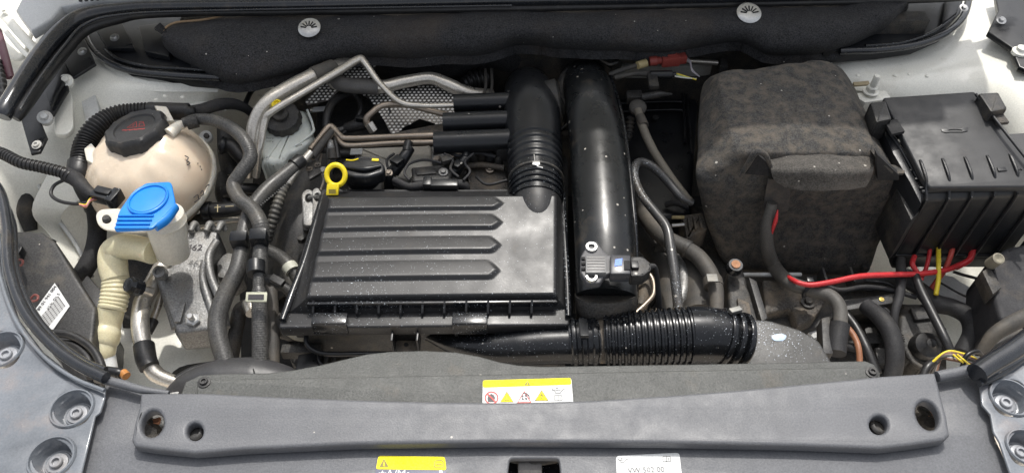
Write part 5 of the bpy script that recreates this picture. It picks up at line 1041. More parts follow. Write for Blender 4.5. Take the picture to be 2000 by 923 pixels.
cl = band('hose_clamp', (1391, 545, -.066), (1394, 560, -.066), 19, HOSED, t); M().box(P(1391, 543, -.042), (.016, 0, 0), (0, .014, 0), (0, 0, .004), .001).build('clamp_buckle', mat('dull_steel', (.2, .2, .19), .5), cl)
t = thing('coolant_hose', 'wide dusty hose bending straight down under the clamped hose', 'hose', P(1340, 540, -.12))
M().tube(TP([(1290, 480, -.13, 26), (1335, 495, -.12, 28), (1360, 540, -.11, 28), (1365, 620, -.11, 28)]), sub=10, seg=26).build('hose_body', HOSED, t); M().tube(TP([(1364, 596, -.105, 31), (1365, 612, -.105, 31)]), sub=1, seg=26).build('end_cuff', HOSED, t)
t = thing('coolant_hose', 'wide dusty hose with a metal elbow behind the pressure sensor plug', 'hose', P(1290, 540, -.14))
M().tube(TP([(1240, 450, -.15, 26), (1275, 475, -.15, 30), (1302, 520, -.14, 28), (1310, 570, -.14, 24), (1310, 640, -.14, 22)]), sub=10, seg=26).build('hose_body', HOSED, t)
M().tube(TP([(1318, 500, -.11, 10), (1334, 530, -.105, 14), (1334, 570, -.105, 13), (1324, 600, -.11, 10)])).build('metal_elbow', CAST, t)
t = thing('steel_tube', 'bent bare steel tube shining in the gap under the pressure sensor', 'pipe', P(1260, 560, -.12))
M().tube(TP([(1246, 536, -.1), (1266, 534, -.1), (1276, 550, -.1), (1276, 574, -.1), (1262, 592, -.1), (1240, 612, -.1)], 4.5), sub=8).build('tube_run', BRASSY, t)
M().tube(TP([(1262, 548, -.13), (1256, 580, -.13), (1250, 600, -.13)], 14)).build('dirty_stub', CASTD, t)
t = thing('gearbox_top', 'dirty gearbox top and brackets in the dark gap left of the battery cover', 'gearbox', P(1360, 470, -.2))
m = M(); m.ppr(rnd([(1230, 400), (1420, 400), (1430, 620), (1240, 640)], 12), -.22, .2, .01); m.build('gearbox_body', GRIME, t)
m = M(); m.ppr(rnd([(1332, 420), (1372, 414), (1382, 446), (1342, 466)], 4), -.14, .05, .004); m.build('ribbed_block', CASTD, t)
for k in range(3): M().box(P(1346 + k * 11, 438 - k * 2, -.136), (.004, .0, 0), (0, .03, 0), (0, 0, .006), .001).build('block_rib', CASTD, t)
for k in range(2): M().tube(TP([(1312, 424 + k * 16, -.13), (1336, 424 + k * 14, -.13)], 3.5)).build('terminal', STEEL if k else TAN, t)
M().tube(TP([(1300, 400, -.15), (1320, 396, -.14), (1345, 405, -.14)], 6)).build('loom', TAPE, t)
# ================================================================== BATTERY
t = thing('battery', 'battery wrapped in a dusty dark felt cover with a front flap', 'battery', P(1550, 350, -.1))
def ring(c4, zs_, n=10, rc=.18):
    q = [P(x, y, z) for (x, y), z in zip(c4, zs_)]; out = []
    for i in range(4):
        a, b, c = q[i - 1], q[i], q[(i + 1) % 4]
        p0 = b.lerp(a, rc); p1 = b.lerp(c, rc)
        for k in range(7):
            u = k / 6; out.append(p0 * (1 - u) ** 2 + b * 2 * u * (1 - u) + p1 * u * u)
        e = c.lerp(b, rc)
        for k in range(1, n): out.append(p1.lerp(e, k / n))
    return out
BL, BR, FR, FL = (1395, 140), (1620, 110), (1712, 292), (1440, 296)
rings_k = [
 ring([(1452, 160), (1580, 150), (1630, 262), (1500, 268)], [.042] * 4, rc=.3), ring([(1410, 144), (1612, 120), (1706, 290), (1440, 292)], [.038] * 4, rc=.2),
 ring([(1394, 142), (1630, 116), (1724, 306), (1424, 306)], [.030] * 4, rc=.14), ring([(1376, 150), (1650, 135), (1760, 348), (1366, 340)], [-.004] * 4, rc=.12),
 ring([(1368, 180), (1668, 170), (1762, 372), (1360, 366)], [-.035, -.035, -.03, -.03], rc=.1), ring([(1366, 260), (1690, 240), (1740, 442), (1378, 436)], [-.12] * 4, rc=.1), ring([(1372, 330), (1700, 320), (1706, 530), (1404, 514)], [-.205] * 4, rc=.12), ring([(1390, 350), (1690, 340), (1698, 545), (1412, 528)], [-.24] * 4, rc=.12)]
n = len(rings_k[0]); cols_ = [spline([r_[i] for r_ in rings_k], None, 5)[0] for i in range(n)]
rr_ = [[cols_[i][j].copy() for i in range(n)] for j in range(len(cols_[0]))]
# subdivide round the ring
rr2 = []
for r_ in rr_:
    o = []
    for i in range(n):
        for k in range(2): o.append(r_[i].lerp(r_[(i + 1) % n], k / 2))
    rr2.append(o)
cen = P(1550, 330, -.08)
cap0 = [[rr2[0][i].lerp(sum(rr2[0], Vector()) / len(rr2[0]) + UP * .002, 1 - f) for i in range(len(rr2[0]))] for f in (.02, .25, .5, .75)]
allr = cap0 + rr2
for r_ in allr:
    for p in r_:
        d = (p - cen).normalized(); nn = noise.noise(p * 9) * .004 + noise.noise(p * 28) * .0018 + noise.noise(p * 75) * .0009
        fold = .0035 * max(0, 1 - abs(noise.noise(p * 7 + Vector((3, 1, 2)))) * 9)
        p += d * (nn - fold)
m = M(); m.quadstrip(allr, True, True, True); m.build('felt_cover', FELTB, t, sharp=80)
def fr(px, py, off=0.0):
    """point just in front of the cover's front face"""
    f = max(0, min(1, (py - 300) / 230)); y0 = P(1560, 318, .022).y - .004; y1 = P(1560, 522, -.205).y
    return PY(px, py, y0 * (1 - f) + y1 * f - off)
rows = [[P(1478, 286, .03), P(1540, 282, .036), P(1600, 281, .037), P(1660, 282, .036), P(1712, 288, .03)],
        [PY(1500, 306, P(1500, 306, .02).y - .004), PY(1545, 300, P(1545, 304, .02).y - .006), PY(1600, 300, P(1600, 304, .02).y - .007), PY(1655, 300, P(1655, 304, .02).y - .006), PY(1706, 304, P(1706, 306, .02).y - .002)],
        [fr(1506, 330, .018), fr(1550, 330, .024), fr(1600, 330, .026), fr(1655, 330, .024), fr(1706, 330, .016)],
        [fr(1512, 352, .022), fr(1553, 358, .03), fr(1600, 358, .034), fr(1652, 356, .032), fr(1700, 350, .022)],
        [fr(1532, 366, .026), fr(1566, 371, .034), fr(1602, 372, .037), fr(1648, 371, .036), fr(1692, 364, .026)]]
m = M(); m.sheet(rows, 6, .004, .003, 40); m.build('flap', FLAP, t)
m = M(); m.prism([fr(1456, 340, .014), fr(1480, 302, .014), fr(1504, 322, .014), fr(1502, 344, .014)], Vector((0, .012, 0)), .001); m.build('opening_shade', DARK, t)  # black plate painted as the shade inside the felt opening
m = M(); m.prism([fr(1712, 300, .016), fr(1756, 342, .016), fr(1756, 352, .016), fr(1714, 352, .016)], Vector((0, .012, 0)), .001); m.build('opening_shade', DARK, t)  # right opening's dark inside, again a solid black plate
M().tube([(fr(1446, 344, .012), .003), (fr(1460, 322, .018), .0045), (fr(1476, 298, .020), .005), (fr(1494, 302, .020), .0045), (fr(1506, 326, .018), .003)]).build('felt_fold', FELTB, t)
m = M(); m.sheet([[P(1700, 286, .03), P(1735, 318, .012), P(1772, 326, .004)], [fr(1712, 302, .014), fr(1742, 334, .016), fr(1765, 338, .012)]], 5, .003, .002, 40); m.build('felt_fold', FELTB, t)
m = M(); m.sheet([[fr(1500, 350, .008), fr(1520, 352, .008), fr(1544, 366, .008)], [fr(1492, 400, .006), fr(1516, 402, .006), fr(1541, 404, .006)], [fr(1494, 414, .006), fr(1516, 416, .006), fr(1538, 412, .006)]], 4, .003); m.build('fabric_loop', mat('worn_fabric', (.05, .045, .042), .8, dust=.5), t)
M().box(P(1690, 523, -.19), (.012, 0, 0), (0, .01, 0), (0, 0, .012), .002).build('foot_clip', BLACKD, t)
# ---- cable conduit hanging at the front of the battery
t = thing('cable_sleeve', 'grey sleeve with a slit showing the red cable, draped in front of the battery', 'conduit', P(1510, 470, -.05))
M().tube([(fr(1508, 396, .012), .008), (fr(1499, 440, .022), .0105), (fr(1498, 480, .03), .0115), (fr(1512, 520, .035), .012), (P(1542, 551, -.125), .0115), (P(1585, 566, -.12), .0110), (P(1622, 578, -.115), .0110), (P(1640, 602, -.115), .0110), (P(1641, 640, -.12), .0110)], sub=10, seg=20).build('sleeve_run', CONDUIT, t)
M().tube(TP([(1641, 632, -.118, 19), (1636, 660, -.125, 19), (1634, 690, -.13, 18)]), sub=2, seg=20).build('taped_end', TAPE, t)
cl = band('cable_tie', (1576, 562, -.118), (1581, 565, -.118), 20, BLACK, t, seg=18); M().box(P(1582, 547, -.10), (.010, 0, 0), (0, .009, 0), (0, 0, .006), .001).build('tie_head', BLACK, cl)
m = M(); m.ppr([(1604, 620), (1622, 616), (1628, 690), (1608, 690)], -.12, .03, .003); m.build('sleeve_bracket', BLACKD, t)
t = thing('red_cable', 'thick bright red cable crossing under the battery toward the fuse box', 'cable', P(1650, 545, -.1))
M().tube([(fr(1519, 410, .026), .001), (fr(1515, 430, .030), .0035), (fr(1508, 452, .030), .0025), (fr(1504, 470, .03), .001)], seg=10).build('exposed_strand', REDW, t)
M().tube([(fr(1508, 500, .034), .001), (fr(1522, 524, .044), .003), (P(1548, 546, -.108), .0038), (P(1580, 556, -.102), .0042), (P(1625, 550, -.10), .0045), (P(1680, 539, -.10), .0045), (P(1740, 536, -.11), .0045), (P(1800, 534, -.12), .0045), (P(1850, 526, -.13), .0045), (P(1880, 514, -.14), .0045)], sub=10, seg=14).build('cable_run', REDW, t)
# ================================================================== FUSE BOX
t = thing('fuse_box', 'black fuse box with a ribbed front, right of the battery', 'fuse box', P(1870, 340, -.05))
zt = .02
lid = [(1722, 190), (1905, 178), (1950, 240), (2000, 300), (2060, 372), (1818, 376), (1790, 330), (1752, 258)]
FP = (.0098 - .064, .1, .16)
def zf(px, py): return PP(px, py, FP).z
m = M(); m.plate(rnd([(1724, 190), (1904, 178), (1960, 252), (2040, 352), (2050, 364), (1816, 366), (1802, 346)], 6), FP, .012, .003, res=3)
lidm = mat('fuse_lid_satin', (.020, .021, .023), .47, hf=.05, grain=.12, gscale=500, mottle=.08, dust=.05, coat=.0)
lo = m.build('lid', lidm, t)
yF = P(1812, 372, zt).y
fl, frr = P(1812, 372, zt).x, P(2060, 372, zt).x
zb = -.135
m = M()
# rounded front: profile extruded along x
pr = []
for k in range(0, 9):
    a = R(90 * k / 8); pr.append((yF + .012 - .016 * math.sin(a) - .0, zt - .010 - .016 * (1 - math.cos(a))))
pr = [(yF + .02, zt - .010)] + pr + [(yF - .003, zb)]
pr2 = pr + [(yF + .12, zb), (yF + .12, zt - .011)]
x0 = fl - .004; x1 = frr
ringsx = [[Vector((x, y, z)) for y, z in pr2] for x in (x0, x0 + .002, x1)]
def sh(p): return Vector((p.x, p.y, p.z + (.1 * (p.x - .64) if p.z > -.06 else 0)))
ringsx = [[sh(p) for p in r_] for r_ in ringsx]; m.quadstrip(ringsx, True, True, True); m.build('box_body', FUSE, t, sharp=40)
for k in range(9):
    x = x0 + .006 + k * .0335
    pp_ = [Vector((x, yF + .055, .0108 + .16 * (yF + .055) - .0015)), Vector((x, yF + .045, .0108 + .16 * (yF + .045) + .0005)), Vector((x, yF + .02, .0108 + .16 * (yF + .02) + .0005)), Vector((x, yF + .008, zt - .004)), Vector((x, yF - .004, zt - .014)), Vector((x, yF - .007, zt - .03)), Vector((x, yF - .006, zb + .004))]
    M().tube([(sh(p), .0024) for p in pp_], sub=6, seg=8).build('rib', FUSE, t)
m = M(); m.tube([(Vector((x0 - .002, yF - .0035, zb + .001)), .003), (Vector((x1, yF - .0035, zb + .001)), .003)], sub=1); m.build('bottom_lip', FUSE, t)
m = M(); m.tube([(sh(Vector((x0, yF + .006, zt - .008))), .0028), (sh(Vector((x1, yF + .006, zt - .008))), .0028)], sub=1); m.build('lid_edge', FUSE, t)
# left side strip, clips
m = M(); m.ppr([(1706, 214), (1730, 238), (1800, 372), (1800, 400), (1780, 360), (1745, 300)], (.0, 0, .12), .06, .003); m.build('side_rail', FUSE, t)
M().tube(TP([(1728, 244, .03), (1760, 292, .018), (1800, 362, .006), (1812, 376, .0)], 4)).build('side_bead', FUSE, t)
for k in range(7): M().box(P(1744 + k * 9, 276 + k * 17, .0), (.014, 0, 0), (0, .003, 0), (0, 0, .03), .0006).build('side_fin', FUSE, t)
m = M(); m.ppr(rnd([(1700, 200), (1730, 196), (1742, 232), (1712, 238)], 3), .055, .045, .003); c1 = m.build('clip', BLACKD, t)
m = M(); m.ppr([(1728, 236), (1752, 232), (1768, 256), (1742, 262)], .046, .006, .001); m.build('clip_window', DARK, c1)
m = M(); m.ppr(rnd([(1912, 182), (1950, 180), (1968, 212), (1936, 218)], 4), .074, .05, .003); c1 = m.build('clip', BLACKD, t)
m = M(); m.ppr([(1938, 218), (1956, 216), (1972, 238), (1950, 240)], .062, .006, .001); m.build('clip_window', CASTD, c1)
M().tube(TP([(1906, 184, .068), (1962, 256, .060), (2010, 316, .052), (2050, 364, .046)], 3)).build('right_bead', FUSE, t)
m = M(); m.plate([(1838, 252), (1848, 249), (1854, 252), (1876, 251), (1882, 247), (1892, 249), (1890, 256), (1880, 258), (1856, 258), (1848, 259), (1840, 257)], (FP[0] + .0012, .1, .16), .0016, .0004, holes=[ell(1866, 254.5, 14, 2, 14)]); m.build('embossed_mark', FUSE, lo)
M().box(PP(1957, 330, (FP[0] + .0008, .1, .16)), (.013, 0, 0), (0, .008, 0), (0, 0, .001), .0003).build('embossed_mark', FUSE, lo)
for k in range(5): M().box(PP(1990 + (k % 3 - 1) * 5, 330 + (k // 3) * 5, (FP[0] + .0008, .1, .16)), (.002, .001, 0), (-.001, .003, 0), (0, 0, .001), 0).build('embossed_mark', FUSE, lo)
m = M(); m.ppr([(1748, 330), (1790, 395), (1800, 410), (1780, 430), (1752, 370)], -.02, .10, .003); m.build('side_wall', BLACKD, t)
M().tube(TP([(1768, 352, -.015, 5), (1790, 388, -.015, 5), (1796, 398, -.015, 4)])).build('worn_edge', STEEL if False else mat('worn_grey_edge', (.2, .19, .18), .5, dust=.4), t)
yb = yF + .002
bt = M().box(PY(1920, 506, yb), (.30, 0, 0), (0, .012, 0), (0, 0, .03), .003).build('cable_tray', BLACK, t)
for k in range(8): M().box(PY(1832 + k * 24, 492, yb + .006), (.008, 0, 0), (0, .014, 0), (0, 0, .02), .002).build('tray_tooth', BLACKD, bt)
M().box(PY(1760, 505, yb + .01), (.03, 0, 0), (0, .02, 0), (0, 0, .03), .004).build('cable_exit', BLACKD, t)
M().box(PY(1792, 500, yb + .01), (.016, 0, 0), (0, .02, 0), (0, 0, .028), .003).build('cable_exit', BLACKD, t)
# wires from the fuse box
for lb, pts, r, mm in (
  ('red wire dropping from the left end of the fuse box into black sleeving', [(1786, 500, -.12), (1782, 515, -.12), (1790, 530, -.125), (1800, 548, -.13)], 5, REDW),
  ('red wire hanging between the sleeved red wire and the yellow wire', [(1817, 484, -.12), (1812, 512, -.13), (1806, 530, -.14), (1796, 548, -.15)], 4, REDW),
  ('yellow wire hanging straight down under the fuse box', [(1833, 482, -.115), (1833, 520, -.12), (1833, 545, -.13), (1828, 575, -.14)], 4.5, YELW),
  ('faded red wire just right of the yellow wire', [(1862, 480, -.118), (1856, 500, -.125), (1846, 525, -.14), (1830, 548, -.15), (1818, 565, -.16)], 5, mat('faded_red_wire', (.5, .06, .04), .45)),
  ('rightmost red wire end under the fuse box', [(1908, 478, -.12), (1900, 492, -.125), (1892, 508, -.13), (1866, 522, -.14)], 6, REDW)):
    t2 = thing('loose_wire', lb, 'wire', P(pts[1][0], pts[1][1], pts[1][2]), 'wires under the fuse box')
    M().tube(TP(pts, r), sub=8).build('wire_run', mm, t2)
t = thing('cable_sleeve', 'black taped cable falling straight from the left end of the fuse box', 'cable', P(1760, 580, -.12))
M().tube(TP([(1759, 505, -.125, 9), (1760, 545, -.13, 10), (1756, 580, -.135, 9), (1748, 610, -.14, 8), (1745, 660, -.16, 7), (1752, 720, -.18, 7)])).build('taped_cable', TAPE, t)
t = thing('cable_sleeve', 'smooth black cable sloping down to the right from the red wire', 'cable', P(1830, 600, -.12))
M().tube(TP([(1788, 538, -.12, 8), (1800, 570, -.12, 9), (1820, 610, -.12, 9), (1845, 660, -.12, 9), (1862, 700, -.13, 9)])).build('cable_run', RUBBER, t)
t = thing('taped_loom', 'thick black taped loom looping right past the white wing', 'wiring loom', P(1880, 600, -.14))
M().tube(TP([(1660, 548, -.16, 8), (1740, 545, -.16, 10), (1790, 560, -.16, 14), (1825, 590, -.16, 18), (1860, 600, -.16, 17), (1890, 618, -.16, 17), (1898, 650, -.17, 17), (1880, 690, -.18, 18)]), sub=10).build('loom_run', TAPE, t)
t = thing('taped_loom', 'thick black taped loom slanting down left of the dusty canister', 'wiring loom', P(1730, 640, -.14))
M().tube(TP([(1690, 596, -.14, 15), (1720, 620, -.13, 17), (1742, 655, -.13, 18), (1748, 700, -.14, 18), (1740, 750, -.16, 16)]), sub=10).build('loom_run', TAPE, t)
t = thing('battery_tray', 'grimy black battery tray and brackets below the felt battery cover', 'tray', P(1600, 590, -.18))
m = M(); m.ppr(rnd([(1440, 530), (1500, 532), (1700, 540), (1770, 560), (1760, 600), (1640, 600), (1620, 630), (1560, 650), (1490, 640), (1450, 600)], 8), -.19, .05, .004); m.build('tray_floor', GRIME, t)
m = M(); m.ppr([(1490, 545), (1560, 548), (1600, 560), (1612, 590), (1590, 622), (1560, 635), (1545, 600), (1500, 610), (1494, 632), (1494, 590)], -.165, .04, .005, 3); m.build('mount_arm', CASTD, t)
m = M(); m.ppr([(1648, 585), (1762, 570), (1764, 588), (1648, 606)], -.14, .02, .002); m.build('tray_bar', BLACKD, t)
bolt(P(1722, 584, -.139), UP, .004, t, material=mat('yellow_screw', (.6, .45, .12), .4, metal=.6))
for x in (1606, 1660): M().box(P(x, 545, -.15), (.004, 0, 0), (0, .03, 0), (0, 0, .03), .001).build('tray_rib', BLACKD, t)
bolt(P(1578, 590, -.163), UP, .012, t, socket=False, material=GRIME)
M().box(P(1508, 536, -.165), (.10, 0, 0), (0, .006, 0), (0, 0, .006), .002).build('white_edge', WHITE_D, t)
for pts in ([(1660, 560, -.15), (1700, 566, -.15), (1722, 558, -.15)], [(1690, 548, -.15), (1730, 552, -.15), (1752, 562, -.15)]): M().tube(TP(pts, 2.5)).build('clip_wire', BLACK, t)
m = M(); m.ppr([(1560, 630), (1600, 622), (1620, 650), (1590, 660)], -.2, .01, .002); m.build('white_lug', WHITE_D, t)
t = thing('bracket_post', 'grimy black bracket with a rusty topped bolt at the front left of the battery', 'bracket', P(1440, 540, -.1))
m = M(); m.ppr([(1420, 530), (1452, 526), (1462, 560), (1496, 600), (1498, 650), (1430, 650), (1424, 600)], (-.115, 0, .0), .08, .006, 3); m.build('bracket_body', GRIME, t)
m = M(); m.ppr([(1462, 540), (1478, 548), (1500, 620), (1488, 628)], -.10, .02, .002); m.build('bracket_web', BLACKD, t)
m = M(); m.ppr([(1440, 580), (1464, 590), (1470, 620), (1444, 622)], -.108, .02, .003); m.build('dust_pad', CASTD, t)
c = P(1436, 519, -.085); M().lathe(c, (0, -.15, 1), [(.013, -.01), (.013, .001), (.011, .004), (.006, .004)], 24).build('washer', GLOSS, t); M().lathe(c + UP * .003, (0, -.15, 1), [(.0075, 0), (.007, .003), (.003, .003), (0, .0015)], 18).build('rusty_bolt', mat('rust_orange', (.38, .17, .07), .6), t)
t = thing('hydraulic_unit', 'dusty black canister with a domed rubber cap below the fuse box', 'canister', P(1800, 640, -.16))
m = M(); m.ppr(rnd([(1756, 590), (1830, 590), (1834, 700), (1815, 716), (1780, 700), (1756, 660)], 10), -.17, .14, .01, 3); m.build('canister_body', GRIME, t)
m = M(); m.ppr(rnd([(1778, 600), (1816, 598), (1824, 620), (1788, 624)], 3), -.163, .008, .002); m.build('raised_plate', BLACKD, t)
M().lathe(P(1808, 676, -.16), (0, -.3, 1), [(.023, -.01), (.023, .0), (.020, .010), (.010, .016), (.007, .02), (0, .021)], 28).build('rubber_dome', RUBBER, t)
M().tube(TP([(1768, 680, -.165, 5), (1785, 708, -.16, 6), (1815, 722, -.16, 6), (1840, 718, -.16, 5)])).build('canister_rim', GRIME, t)
t = thing('copper_pipe', 'copper brown lead curving down beside the taped sleeve end', 'pipe', P(1670, 665, -.14))
M().tube(TP([(1656, 640, -.14), (1668, 656, -.14), (1677, 680, -.14), (1680, 720, -.15)], 6)).build('lead_run', COPPER, t)
t = thing('side_cable', 'grey black cable running down behind the copper lead', 'cable', P(1690, 660, -.16))
M().tube(TP([(1650, 610, -.15, 8), (1672, 640, -.15, 9), (1692, 680, -.15, 10), (1712, 730, -.16, 11)])).build('cable_run', RUBBER, t)
t = thing('wire_bundle', 'bundle of yellow, brown and grey wires looping at the right end of the shroud', 'wiring', P(1860, 700, -.03))
for k, (mm, r) in enumerate(((YELW, 2.5), (mat('brown_wire2', (.16, .08, .05), .5), 2.5), (mat('mauve_wire', (.25, .16, .15), .5), 2.5), (HOSED, 4), (mat('pale_wire', (.4, .4, .38), .5), 2.5), (mat('brown_wire2', (.16, .08, .05), .5), 3))):
    M().tube(TP([(1812 + k * 3, 722 + k * 2, -.05), (1822 + k * 3, 706 - k * 1.2, -.04), (1850 + k, 686 + k * 3, -.03), (1880, 690 + k * 3.2, -.03), (1905, 700 + k * 2.5, -.035), (1918, 712 + k, -.04)], r), sub=8).build('wire', mm, t)
for k in range(2): M().tube(TP([(1862 + k * 8, 692, -.025), (1874 + k * 8, 702, -.02), (1888 + k * 6, 712, -.03)], 2)).build('wire', YELW, t)
M().tube(TP([(1880, 716, -.03, 5), (1888, 694, -.02, 5), (1908, 686, -.02, 5), (1920, 696, -.03, 4)])).build('loom_clip', BLACK, t); M().tube(TP([(1802, 738, -.05, 8), (1812, 716, -.045, 9), (1830, 704, -.045, 8)])).build('corrugated_end', RUBBER, t)
t = thing('headlamp_housing', 'grey headlamp housing at the right edge below the fuse box', 'headlamp', P(1970, 560, -.08))
m = M(); m.ppr(rnd([(1938, 500), (1968, 482), (2030, 470), (2080, 620), (2010, 640), (1955, 625), (1936, 560)], 6), (-.075, 0, .1), .1, .008, 3); m.build('housing', mat('grey_dusty_housing', (.018, .018, .021), .7, dust=.2, grain=.2), t)
M().lathe(P(1948, 506, -.05), (0, -.3, 1), [(.009, -.02), (.009, .004), (.007, .005), (0, .0)], 20).build('cream_tube', mat('dirty_cream_tube', (.22, .20, .15), .6, dust=.4), t)
m = M(); m.ppr([(1918, 528), (1934, 520), (1958, 560), (1940, 575)], -.07, .03, .003); m.build('side_clip', GRIME, t)
M().tube(TP([(1924, 560, -.09, 5), (1945, 600, -.10, 6), (1962, 618, -.1, 6)])).build('side_bar', BLACK, t)
M().tube(TP([(1915, 690, -.08, 10), (1940, 655, -.06, 14), (1975, 632, -.05, 16), (2020, 610, -.05, 16)])).build('lamp_cover_ring', HOSED, t)
m = M(); m.ppr([(1930, 690), (1950, 650), (2000, 625), (2060, 620), (2060, 700), (1960, 710)], -.09, .03, .004); m.build('lamp_cover', HOSED, t)
M().tube(TP([(1862, 530, -.17), (1880, 536, -.17), (1918, 546, -.16)], 3)).build('small_cable', RUBBER, t)
t = thing('strut_stud', 'cream painted stud with a nut on a white ledge behind the fuse box', 'stud', P(1700, 170, -.03))
m = M(); m.ppr([(1660, 182), (1730, 176), (1742, 192), (1690, 200)], -.03, .03, .003); m.build('ledge_plate', WHITE, t)
c = P(1700, 180, -.026); M().lathe(c, UP, [(.014, 0), (.014, .003), (.010, .004), (.010, .004)], 20).build('washer', WHITE, t); M().lathe(c + UP * .003, UP, [(.010, 0), (.010, .009), (.008, .011), (0, .011)], 6).build('nut', WHITE, t); M().lathe(c + UP * .012, UP, [(.006, 0), (.006, .022), (.0045, .025), (0, .025)], 14).build('stud_shaft', WHITE, t)
M().box(P(1682, 164, -.03), (.03, .004, 0), (0, .01, 0), (0, 0, .004), .001).build('clip_tab', mat('tan_clip', (.34, .28, .17), .6), t)

# ------------------------------------------------------------------ extra small things that fill the bay
t = thing('wiring_loom', 'thin black loom crossing the engine top between the filler cap and the lowest runner', 'wiring', P(860, 300, -.03))
M().tube(TP([(846, 300, -.03), (872, 296, -.03), (896, 304, -.03), (930, 298, -.03), (968, 306, -.03)], 3.5)).build('loom', TAPE, t)
M().tube(TP([(930, 345, -.04), (952, 360, -.035), (990, 352, -.035)], 3)).build('loom', TAPE, t)
t = thing('pipe_bracket', 'small dark bracket with two bolts left of the yellow dipstick ring', 'bracket', P(600, 330, -.04))
m = M(); m.ppr(rnd([(596, 318), (622, 312), (628, 336), (604, 350)], 3), -.035, .006, .001); m.build('plate', GRIME, t)
for x, y in ((604, 330), (620, 322)): bolt(P(x, y, -.034), UP, .006, t, socket=False, material=CASTD)
t = thing('vent_line', 'thin grey pipe passing behind the coolant tank toward the brake reservoir', 'pipe', P(500, 215, -.06))
M().tube(TP([(478, 205, -.05), (490, 180, -.06), (505, 168, -.07), (530, 160, -.08)], 5)).build('line_run', RUBBER, t)
t = thing('belt_pulley', 'dark drive pulley deep beneath the timing cover', 'pulley', P(560, 560, -.2))
M().lathe(P(560, 590, -.18), (.2, -.4, .9), [(.05, -.02), (.05, -.012), (.044, -.006), (.05, .0), (.05, .008), (.03, .01), (.012, .004), (0, .004)], 36).build('pulley_wheel', GRIME, t)
t = thing('wiring_loom', 'dusty loom lying across the battery tray under the red cable', 'wiring', P(1680, 560, -.13))
M().tube(TP([(1600, 552, -.14), (1640, 566, -.14), (1690, 560, -.135), (1740, 566, -.14), (1790, 580, -.14)], 5)).build('loom', TAPE, t)
M().tube(TP([(1640, 596, -.16), (1690, 590, -.15), (1730, 604, -.15), (1752, 640, -.16)], 4)).build('branch', TAPE, t)
t = thing('hose_clip', 'small silver spring clip on the dusty brown hose beside the gearbox', 'clip', P(1345, 480, -.05))
band('clip_ring', (1338, 484, -.073), (1345, 488, -.073), 18, GRIME, t)
t = thing('bonnet_cable', 'thin black cable curving across the wing right of the looping loom', 'cable', P(1930, 660, -.12))
M().tube(TP([(1830, 720, -.1), (1880, 735, -.08), (1930, 700, -.1), (1940, 640, -.13), (1918, 590, -.15)], 2.5)).build('cable_run', RUBBER, t)

# hand marks and fittings on the left wing and the slam panel
t = thing('wing_grommet', 'dark rubber grommet with a small bolt on the white wing right of the coolant tank', 'grommet', P(400, 230, -.05))
M().lathe(P(402, 268, -.10), (0, -.5, 1), [(.012, -.006), (.012, .003), (.008, .006), (0, .004)], 20).build('grommet', WHITE_D, t)
M().lathe(P(404, 266, -.094), (0, -.5, 1), [(.005, 0), (.005, .004), (0, .005)], 12).build('bolt', GRIME, t)
t = thing('hose_clamp', 'dark band clamp with a screw on the thick loom left of the coolant tank', 'clamp', P(186, 420, -.08))
band('clamp_band', (183, 398, -.076), (186, 410, -.085), 19, RUBBER, t)
t = thing('pump_fitting', 'black plastic fitting with a spigot between the tank and the cast mount', 'fitting', P(400, 440, -.12))
M().tube(TP([(372, 436, -.12, 8), (392, 428, -.11, 12), (412, 430, -.11, 9)])).build('fitting_body', BLACKD, t); M().tube(TP([(404, 424, -.105, 5), (418, 416, -.1, 5)])).build('spigot', ALU, t)

t = thing('coil_cover', 'dusty black coil cover with a screw between the two ignition coil plugs', 'cover', P(842, 338, -.04))
m = M(); m.ppr(rnd([(804, 326), (868, 320), (884, 334), (880, 350), (806, 354)], 4), -.036, .03, .004, 3); m.build('cover_body', BLACKD, t)
bolt(P(866, 336, -.034), (0, -.2, 1), .008, t, material=CAST, socket=False)
m = M(); m.ppr([(812, 330), (850, 327), (852, 338), (814, 341)], -.033, .006, .001); m.build('raised_pad', BLACKD, t)
t = thing('camshaft_plug', 'black cylindrical plug standing just right of the oil filler cap', 'plug', P(760, 350, -.04))
M().tube(TP([(760, 376, -.07, 10), (760, 352, -.045, 10), (759, 340, -.035, 10)]), sub=2, seg=18).build('plug_body', BLACK, t)
bolt(P(759, 338, -.032), (0, -.2, 1), .007, t, material=mat('rusty_bolt', (.3, .26, .22), .5), socket=False)
t = thing('fuel_rail', 'row of dark bolts and stubby connectors below the lowest intake runner', 'fuel rail', P(945, 305, -.04))
for i, (x, y, r) in enumerate(((905, 312, 8), (923, 304, 9), (941, 300, 8), (958, 302, 10), (974, 310, 8))):
    M().tube(TP([(x, y + 16, -.06, r), (x, y, -.04, r), (x + 1, y - 6, -.034, r * .7)]), sub=2, seg=12).build('injector', BLACKD if i % 2 else GRIME, t)
M().tube(TP([(898, 326, -.05), (940, 322, -.05), (985, 328, -.05)], 6)).build('rail', CASTD, t)
t = thing('wiring_loom', 'tangle of thin black wires with a grey plug above the coil cover', 'wiring', P(870, 300, -.02))
for k, pts in enumerate(([(800, 352, -.02), (790, 338, -.02), (800, 320, -.018), (830, 312, -.02), (862, 318, -.02)], [(905, 352, -.02), (918, 335, -.02), (908, 316, -.02), (925, 300, -.02)], [(868, 300, -.02), (884, 312, -.02), (880, 330, -.02), (896, 346, -.02)], [(770, 300, -.03), (756, 312, -.03), (758, 330, -.03)])):
    M().tube(TP(pts, 2.6)).build('wire', TAPE, t)
M().box(P(872, 312, -.022), (.016, .006, 0), (-.005, .012, 0), (0, 0, .010), .002).build('plug_body', BLACKD, t)
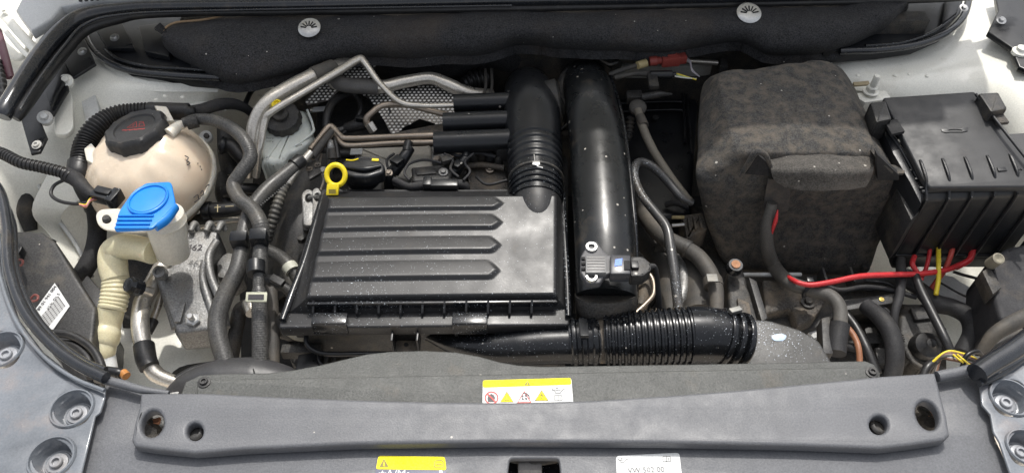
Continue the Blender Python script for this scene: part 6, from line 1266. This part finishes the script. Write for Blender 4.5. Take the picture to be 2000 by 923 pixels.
t = thing('coolant_hose', 'black moulded hose in the dark gap under the fuel lines left of the cream casting', 'hose', P(640, 300, -.09))
M().tube(TP([(585, 276, -.1), (625, 292, -.09), (660, 300, -.09), (690, 300, -.1)], 10)).build('hose_body', RUBBER, t)
t = thing('solenoid_valve', 'small black solenoid with a metal nose in front of the heat shield', 'valve', P(700, 240, -.08))
M().tube(TP([(676, 250, -.08, 10), (700, 244, -.07, 12), (716, 240, -.07, 12)]), sub=2, seg=18).build('valve_body', BLACKD, t); M().tube(TP([(660, 254, -.085, 5), (676, 250, -.08, 5)])).build('valve_nose', CAST, t)
M().box(P(704, 232, -.055), (.016, -.003, 0), (.002, .01, 0), (0, 0, .01), .002).build('valve_plug', BLACK, t)
t = thing('dark_backing', 'black backing sheet added to darken the low gap between the tray and the canister', 'panel', P(1690, 670, -.24))
m = M(); m.ppr([(1560, 620), (1800, 600), (1850, 640), (1850, 780), (1560, 780)], -.24, .03, .004); m.build('panel', GRIME, t)  # dark sheet added to cover the white wing and blacken the gap
for x, y in ((1640, 640), (1700, 660), (1720, 700)): M().box(P(x, y, -.225), (.02, 0, 0), (0, .03, .004), (0, 0, .02), .003).build('panel_rib', BLACKD, t)
M().tube(TP([(1600, 690, -.2), (1640, 676, -.2), (1690, 690, -.2), (1716, 726, -.2)], 7)).build('cable_run', TAPE, t)
t = thing('subframe', 'dark grimy metal showing between the yellowed pipe and the aluminium pipe', 'panel', P(250, 560, -.2))
m = M(); m.sheet(W([[(238, 500, -.16), (275, 500, -.16), (312, 510, -.16)], [(236, 570, -.18), (262, 570, -.18), (292, 570, -.18)], [(240, 640, -.2), (252, 640, -.2), (264, 640, -.2)]]), 5, .003, .003, 40); m.build('panel', GRIME, t)
t = thing('dirt_patch', 'dark dirty splash where the white rail meets the rubber edge at lower left', 'dirt', P(400, 715, -.2))
m = M(); m.plate(sm([(330, 740), (350, 716), (400, 706), (440, 704), (436, 722), (370, 742)], 3), (-.205, 0, 0), .01, .001); m.build('stain', GRIME, t)
